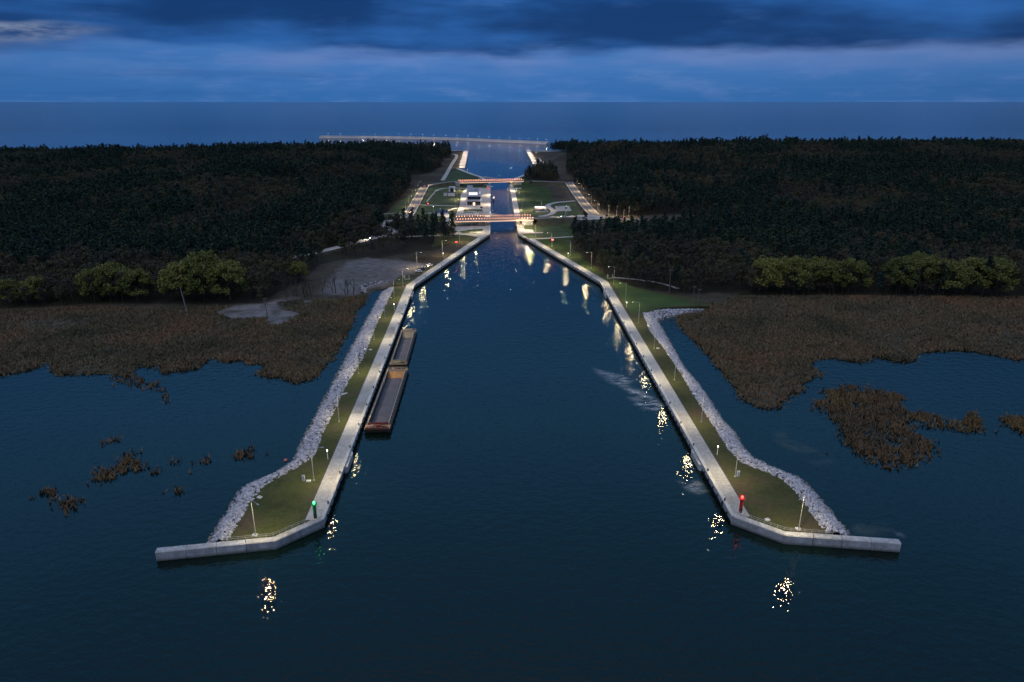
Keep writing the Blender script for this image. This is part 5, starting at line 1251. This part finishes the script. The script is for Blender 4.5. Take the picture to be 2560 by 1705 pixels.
# willows at the reed edge
W_T = ['under the pale dead trunk', 'of the yellow clump behind the dead trunk, middle one', 'of the yellow clump behind the dead trunk, right one', 'of the duller left clump, left one', 'of the duller left clump, middle one', 'of the duller left clump, right one',
       'leftmost of the row before the right wood', 'second in the row before the right wood', 'third in the row before the right wood', 'fourth in the row before the right wood, before the gap', 'fifth in the row before the right wood, after the gap', 'sixth in the row before the right wood', 'seventh in the row before the right wood', 'eighth in the row before the right wood', 'last in the row before the right wood, at the edge', 'at the far left edge, second', 'at the far left edge, outermost', 'beside the bare saplings of the clearing']
for i, (x, y) in enumerate(PLAN['willows']):
    s = {0: 1.36, 1: 1.42, 2: 1.3, 3: 1.1, 4: 1.22, 5: 1.15, 15: .85, 16: .8, 17: .75}.get(i, 1.26) * random.uniform(.95, 1.05)
    plant('willow_tree', WILLOWS, x, y, gz(x, y), s, 'broad yellow-green willow ' + W_T[i], 'tree', 'willows at the edge of the reeds', i % 3)
# bare saplings in front of the clearing
for i, (x, y) in enumerate(PLAN['saplings']):
    plant('bare_tree', BARES, x, y, gz(x, y), random.uniform(1.2, 1.7), f'thin bare sapling before the sandy clearing, {ORD[i]} from the left', 'tree', 'bare saplings at the clearing', i % 4)
# the woods
def in_view(x, y, z):
    th = R(19.355); d = y * math.cos(th) + (100 - z) * math.sin(th)
    return (np.abs(x) / d < .78)
step = 5.2
gx, gy = np.meshgrid(np.arange(-1250, 1250, step), np.arange(330, 1240, step))
gx = gx.ravel() + rng.uniform(-.42, .42, gx.size) * step; gy = gy.ravel() + rng.uniform(-.42, .42, gy.size) * step
ex, ey = np.meshgrid(np.arange(-260, 260, 6.0), np.arange(1240, 1480, 6.0))
gx = np.concatenate([gx, ex.ravel() + rng.uniform(-2, 2, ex.size)]); gy = np.concatenate([gy, ey.ravel() + rng.uniform(-2, 2, ey.size)])
vis = np.abs(gx) < .80 * gy + 110
gx, gy = gx[vis], gy[vis]
m = forest_mask(gx, gy); gx, gy = gx[m], gy[m]
# thin wood near the left road and before the clearing, some gaps everywhere
thin = np.where(inside([(-150, 425), (-125, 430), (-40, 440), (-40, 497), (-88, 506), (-104, 500), (-135, 460), (-148, 440)], gx, gy), .22, 1.0) * np.where(fbm(gx, gy, 60, 31) < .28, .6, 1.0)
keep = rng.random(gx.size) < thin; gx, gy = gx[keep], gy[keep]
kind_n = fbm(gx, gy, 75, 41) + rng.normal(0, .07, gx.size)
leafy = (kind_n > .52) | ((gy < 400) & (rng.random(gx.size) < .65))
leafy &= ~((np.abs(gx + 75) < 32) & (gy > 520) & (gy < 620))        # the clump by the bridge is pine
gzv = ground(gx, gy)
d2 = gx ** 2 + gy ** 2; order = np.argsort(d2)
inframe = (np.abs(gx) < .735 * gy + 18)
n_ind = {0: 0, 1: 0}; rest = []
def tree_label(k, x, y):
    side = 'left' if x < -10 else 'right'
    kindw = 'brownish leafy tree' if k else 'dark green pine'
    if x < -40 and x > -112 and y > 515 and y < 625: return kindw + ' in the clump left of the nearer bridge', 'pine clump at the nearer bridge'
    if side == 'left': wh = 'behind the yellow willows' if y < 395 and x < -135 else 'by the forest road' if y > 440 and x > -150 else 'beside the sandy clearing' if x > -135 else 'higher in the wood'
    else: wh = 'behind the willow row' if x > 115 and y < 400 else 'above the right quay lawn' if x < 85 and y < 470 else 'before the road junction' if x < 110 else 'deeper in the wood'
    return f'{kindw} {wh}, {side} of the canal', f"{'leafy trees' if k else 'pines'} {wh}, {side}"
for i in order:
    k = int(leafy[i]); x, y = float(gx[i]), float(gy[i])
    if inframe[i] and n_ind[k] < 300:
        n_ind[k] += 1; lb, gr = tree_label(k, x, y)
        plant('leafy_tree' if k else 'pine_tree', LEAFY if k else PINES, x, y, float(gzv[i]) - .2, random.uniform(.65, 1.2) * (.9 if k else 1.0) * (.76 if y > 480 and abs(x) < 150 else 1.0), lb, 'tree', gr)
    else: rest.append(i)
rest = np.array(rest)
def forest(name, sel, protos, label):
    me = bpy.data.meshes.new(name); me.from_pydata(np.stack([gx[sel], gy[sel], gzv[sel] - .2], 1).tolist(), [], []); me.update()
    at = me.attributes.new('size', 'FLOAT', 'POINT'); px, py = gx[sel], gy[sel]
    at.data.foreach_set('value', (rng.uniform(.62, 1.12, len(sel)) * (.62 + .75 * fbm(px, py, 55, 71))).astype(np.float32))
    o = link(name, me); tag(o, label, 'forest', None, 'stuff')
    ng = bpy.data.node_groups.new(name, 'GeometryNodeTree')
    ng.interface.new_socket('Geometry', in_out='INPUT', socket_type='NodeSocketGeometry'); ng.interface.new_socket('Geometry', in_out='OUTPUT', socket_type='NodeSocketGeometry')
    N = ng.nodes; gi = N.new('NodeGroupInput'); go = N.new('NodeGroupOutput')
    gti = N.new('GeometryNodeGeometryToInstance')
    for p in protos:
        oi = N.new('GeometryNodeObjectInfo'); oi.inputs['Object'].default_value = p; oi.transform_space = 'ORIGINAL'
        ng.links.new(oi.outputs['Geometry'], gti.inputs[0])
    iop = N.new('GeometryNodeInstanceOnPoints'); iop.inputs['Pick Instance'].default_value = True
    # each prototype becomes one instance to pick from
    N.remove(gti); join = N.new('GeometryNodeJoinGeometry')
    for n in [n for n in N if n.bl_idname == 'GeometryNodeObjectInfo']:
        n.inputs['As Instance'].default_value = True; ng.links.new(n.outputs['Geometry'], join.inputs[0])
    def rv(dt, lo, hi, seed):
        r = N.new('FunctionNodeRandomValue'); r.data_type = dt; r.inputs['Seed'].default_value = seed
        ins = [s for s in r.inputs if s.enabled and s.name in ('Min', 'Max')]; ins[0].default_value = lo; ins[1].default_value = hi
        return [s for s in r.outputs if s.enabled][0]
    ng.links.new(gi.outputs[0], iop.inputs['Points']); ng.links.new(join.outputs[0], iop.inputs['Instance'])
    ng.links.new(rv('INT', 0, len(protos) - 1, 3), iop.inputs['Instance Index'])
    ng.links.new(rv('FLOAT_VECTOR', (0, 0, 0), (0, 0, 6.28), 5), iop.inputs['Rotation'])
    na = N.new('GeometryNodeInputNamedAttribute'); na.data_type = 'FLOAT'; na.inputs['Name'].default_value = 'size'
    ng.links.new([s for s in na.outputs if s.enabled][0], iop.inputs['Scale'])
    ng.links.new(iop.outputs[0], go.inputs[0])
    md = o.modifiers.new('scatter', 'NODES'); md.node_group = ng
    return o
pj = [joined(t, c, 'pine_proto') for t, c in PINES]; lj = [joined(t, c, 'leafy_proto') for t, c in LEAFY]
for side, mk in (('left', gx[rest] < -10), ('right', gx[rest] >= -10)):
    forest('pine_forest', rest[mk & ~leafy[rest]], pj, f'dark pine forest covering the dunes {side} of the canal')
    forest('leafy_forest', rest[mk & leafy[rest]], lj, f'brownish leafy trees scattered through the forest {side} of the canal')

# ================================================================== reeds
def reed_mesh(name, pts, mat, hmin=1.2, hmax=2.4, z=None, blades=3, wid=.42):
    n = len(pts); V = np.empty((n, blades, 3, 3)); 
    for b in range(blades):
        a = rng.random(n) * 6.28; h = rng.uniform(hmin, hmax, n); w_ = wid * rng.uniform(.6, 1.3, n); lx, ly = rng.normal(0, .6, n), rng.normal(0, .6, n)
        ox, oy = rng.normal(0, .3, n), rng.normal(0, .3, n); zz = z if z is not None else 0
        V[:, b, 0] = np.stack([pts[:, 0] + ox - np.cos(a) * w_, pts[:, 1] + oy - np.sin(a) * w_, np.full(n, -.15) + zz], 1)
        V[:, b, 1] = np.stack([pts[:, 0] + ox + np.cos(a) * w_, pts[:, 1] + oy + np.sin(a) * w_, np.full(n, -.15) + zz], 1)
        V[:, b, 2] = np.stack([pts[:, 0] + ox + lx, pts[:, 1] + oy + ly, h + zz], 1)
    me = bpy.data.meshes.new(name); me.from_pydata(V.reshape(-1, 3).tolist(), [], np.arange(n * blades * 3).reshape(-1, 3).tolist()); me.materials.append(mat)
    return me
def scatter(poly, dens, edge=0.0):
    P = np.array(poly); x0, y0 = P.min(0) - 1; x1, y1 = P.max(0) + 1
    n = int((x1 - x0) * (y1 - y0) * dens); x = rng.uniform(x0, x1, n); y = rng.uniform(y0, y1, n)
    k = inside(poly, x, y); return x[k], y[k]
for key, side in (('marsh_left', 'left'), ('marsh_right', 'right')):
    poly = PLAN[key] + PLAN[key + '_back']; x, y = scatter(poly, 2.3)
    k = (np.abs(x) < .78 * y + 60); x, y = x[k], y[k]
    for s in ('sand_patch', 'sand_patch_small'): k = ~inside(PLAN[s], x, y); x, y = x[k], y[k]
    k = rng.random(len(x)) < np.clip(-.25 + 2.1 * fbm(x, y, 22, 51), .12, 1); x, y = x[k], y[k]
    # ragged fringe standing in the water
    fx, fy = [], []
    for (ax_, ay_), (bx_, by_) in zip(PLAN[key][:-1], PLAN[key][1:]):
        nn = int(math.dist((ax_, ay_), (bx_, by_)) * 2.2); t = rng.random(nn); fx += list(ax_ + (bx_ - ax_) * t + rng.normal(0, .9, nn)); fy += list(ay_ + (by_ - ay_) * t + rng.normal(0, .9, nn))
    x = np.concatenate([x, fx]); y = np.concatenate([y, fy])
    hgt = np.maximum(ground(x, y), 0)
    me = reed_mesh('reed_bed', np.stack([x, y], 1), M['reed'], .5, 1.25, hgt, 3, .26)
    tag(link('reed_bed', me), f'broad brown reed bed in front of the wood on the {side}', 'reeds', None, 'stuff')
IL = {'R1': 'large russet reed islet standing in the water on the right', 'R2': 'small reed islet cut by the right picture edge', 'L1': 'largest russet reed islet in the water on the left', 'L2': 'reed islet nearest the left picture edge', 'L3': 'reed islet nearest the left rock bank', 'L4': 'ragged strip of reeds between two left islets', 'L5': 'tiny round reed tuft nearest the bay, left side', 'L6': 'reed spit trailing from the left reed bed into the water', 'L7': 'thin row of reed tufts beside the largest left islet', 'L8': 'faint scattered reed tufts above the left islets', 'L9': 'small reed tuft off the left reed bed shore', 'L10': 'sparse reeds right of the largest left islet'}
for key, poly in PLAN['reed_islands'].items():
    sparse = key in ('L4', 'L6', 'L7', 'L8', 'L10')
    x, y = scatter(poly, .8 if sparse else 2.4)
    k = rng.random(len(x)) < np.clip(.05 + 2.2 * (fbm(x, y, 7, 61) - (.25 if sparse else .22)), 0.02, 1) * np.clip(.25 + dist_line(poly, x, y, True) / 2.5, 0, 1); x, y = x[k], y[k]
    # tufts outside the outline too
    cx_, cy_ = np.mean(poly, 0); nn = int(len(x) * .12); j = rng.integers(0, len(x), max(1, nn)); x = np.concatenate([x, x[j] + rng.normal(0, 2.5, len(j))]); y = np.concatenate([y, y[j] + rng.normal(0, 2.5, len(j))])
    me = reed_mesh('reed_islet', np.stack([x, y], 1), M['reed_red'], .6, 1.5, 0.0, 3, .26)
    tag(link('reed_islet', me), IL[key], 'reeds', 'reed islets in the shallow water', 'stuff')

# ================================================================== films on the water
def film(name, poly, z, mat, label, cat):
    P = np.array(poly); x0, y0 = P.min(0); x1, y1 = P.max(0); st = max(.5, (x1 - x0) / 40)
    X, Y = np.meshgrid(np.arange(x0 - 1, x1 + 1, st), np.arange(y0 - 1, y1 + 1, st)); ny, nx = X.shape
    ins = inside(poly, X, Y); d = dist_line(poly, X, Y, True); wgt = np.where(ins, np.clip(.25 + d / 2.5, 0, 1), np.clip(.25 - d / 3, 0, 1)).ravel()
    idx = np.arange(nx * ny).reshape(ny, nx); q = np.stack([idx[:-1, :-1], idx[:-1, 1:], idx[1:, 1:], idx[1:, :-1]], -1).reshape(-1, 4); q = q[(wgt[q] > 0).any(1)]
    me = bpy.data.meshes.new(name); me.from_pydata(np.stack([X.ravel(), Y.ravel(), np.full(nx * ny, z)], 1).tolist(), [], q.tolist()); me.update()
    ca = me.color_attributes.new('cover', 'FLOAT_COLOR', 'POINT'); ca.data.foreach_set('color', np.repeat(np.stack([wgt, wgt, wgt, np.ones_like(wgt)], 1), 1, 0).astype(np.float32).ravel())
    me.materials.append(mat); tag(link(name, me), label, cat, 'drifting films on the water', 'stuff')
FOAM = film_mat('drifting_foam', (.46, .51, .58), .22, (1, 2.2, 1), .55); SILT = film_mat('silt_plume', (.13, .15, .13), .06, (1, 1.5, 1), .55, .3)
film('foam', PLAN['foam'], .012, FOAM, 'long pale foam streak drifting off the right quay', 'foam')
film('foam', PLAN['foam4'], .016, FOAM, 'fainter foam streak between the long one and the right quay', 'foam')
film('foam', PLAN['foam2'], .012, FOAM, 'foam patch against the right quay near the red beacon', 'foam')
film('foam', PLAN['foam3'], .012, FOAM, 'small bright foam fleck beyond the tip of the right end wall', 'foam')
film('silt', PLAN['silt'], .02, SILT, 'pale silt plume in the shallow water right of the rock bank', 'silt')
film('silt', PLAN['silt2'], .024, SILT, 'brownish shallow patch beside the tip of the right rock bank', 'silt')
film('foam', PLAN['foam5'], .020, FOAM, 'foam lying against the right quay below the long streak', 'foam')
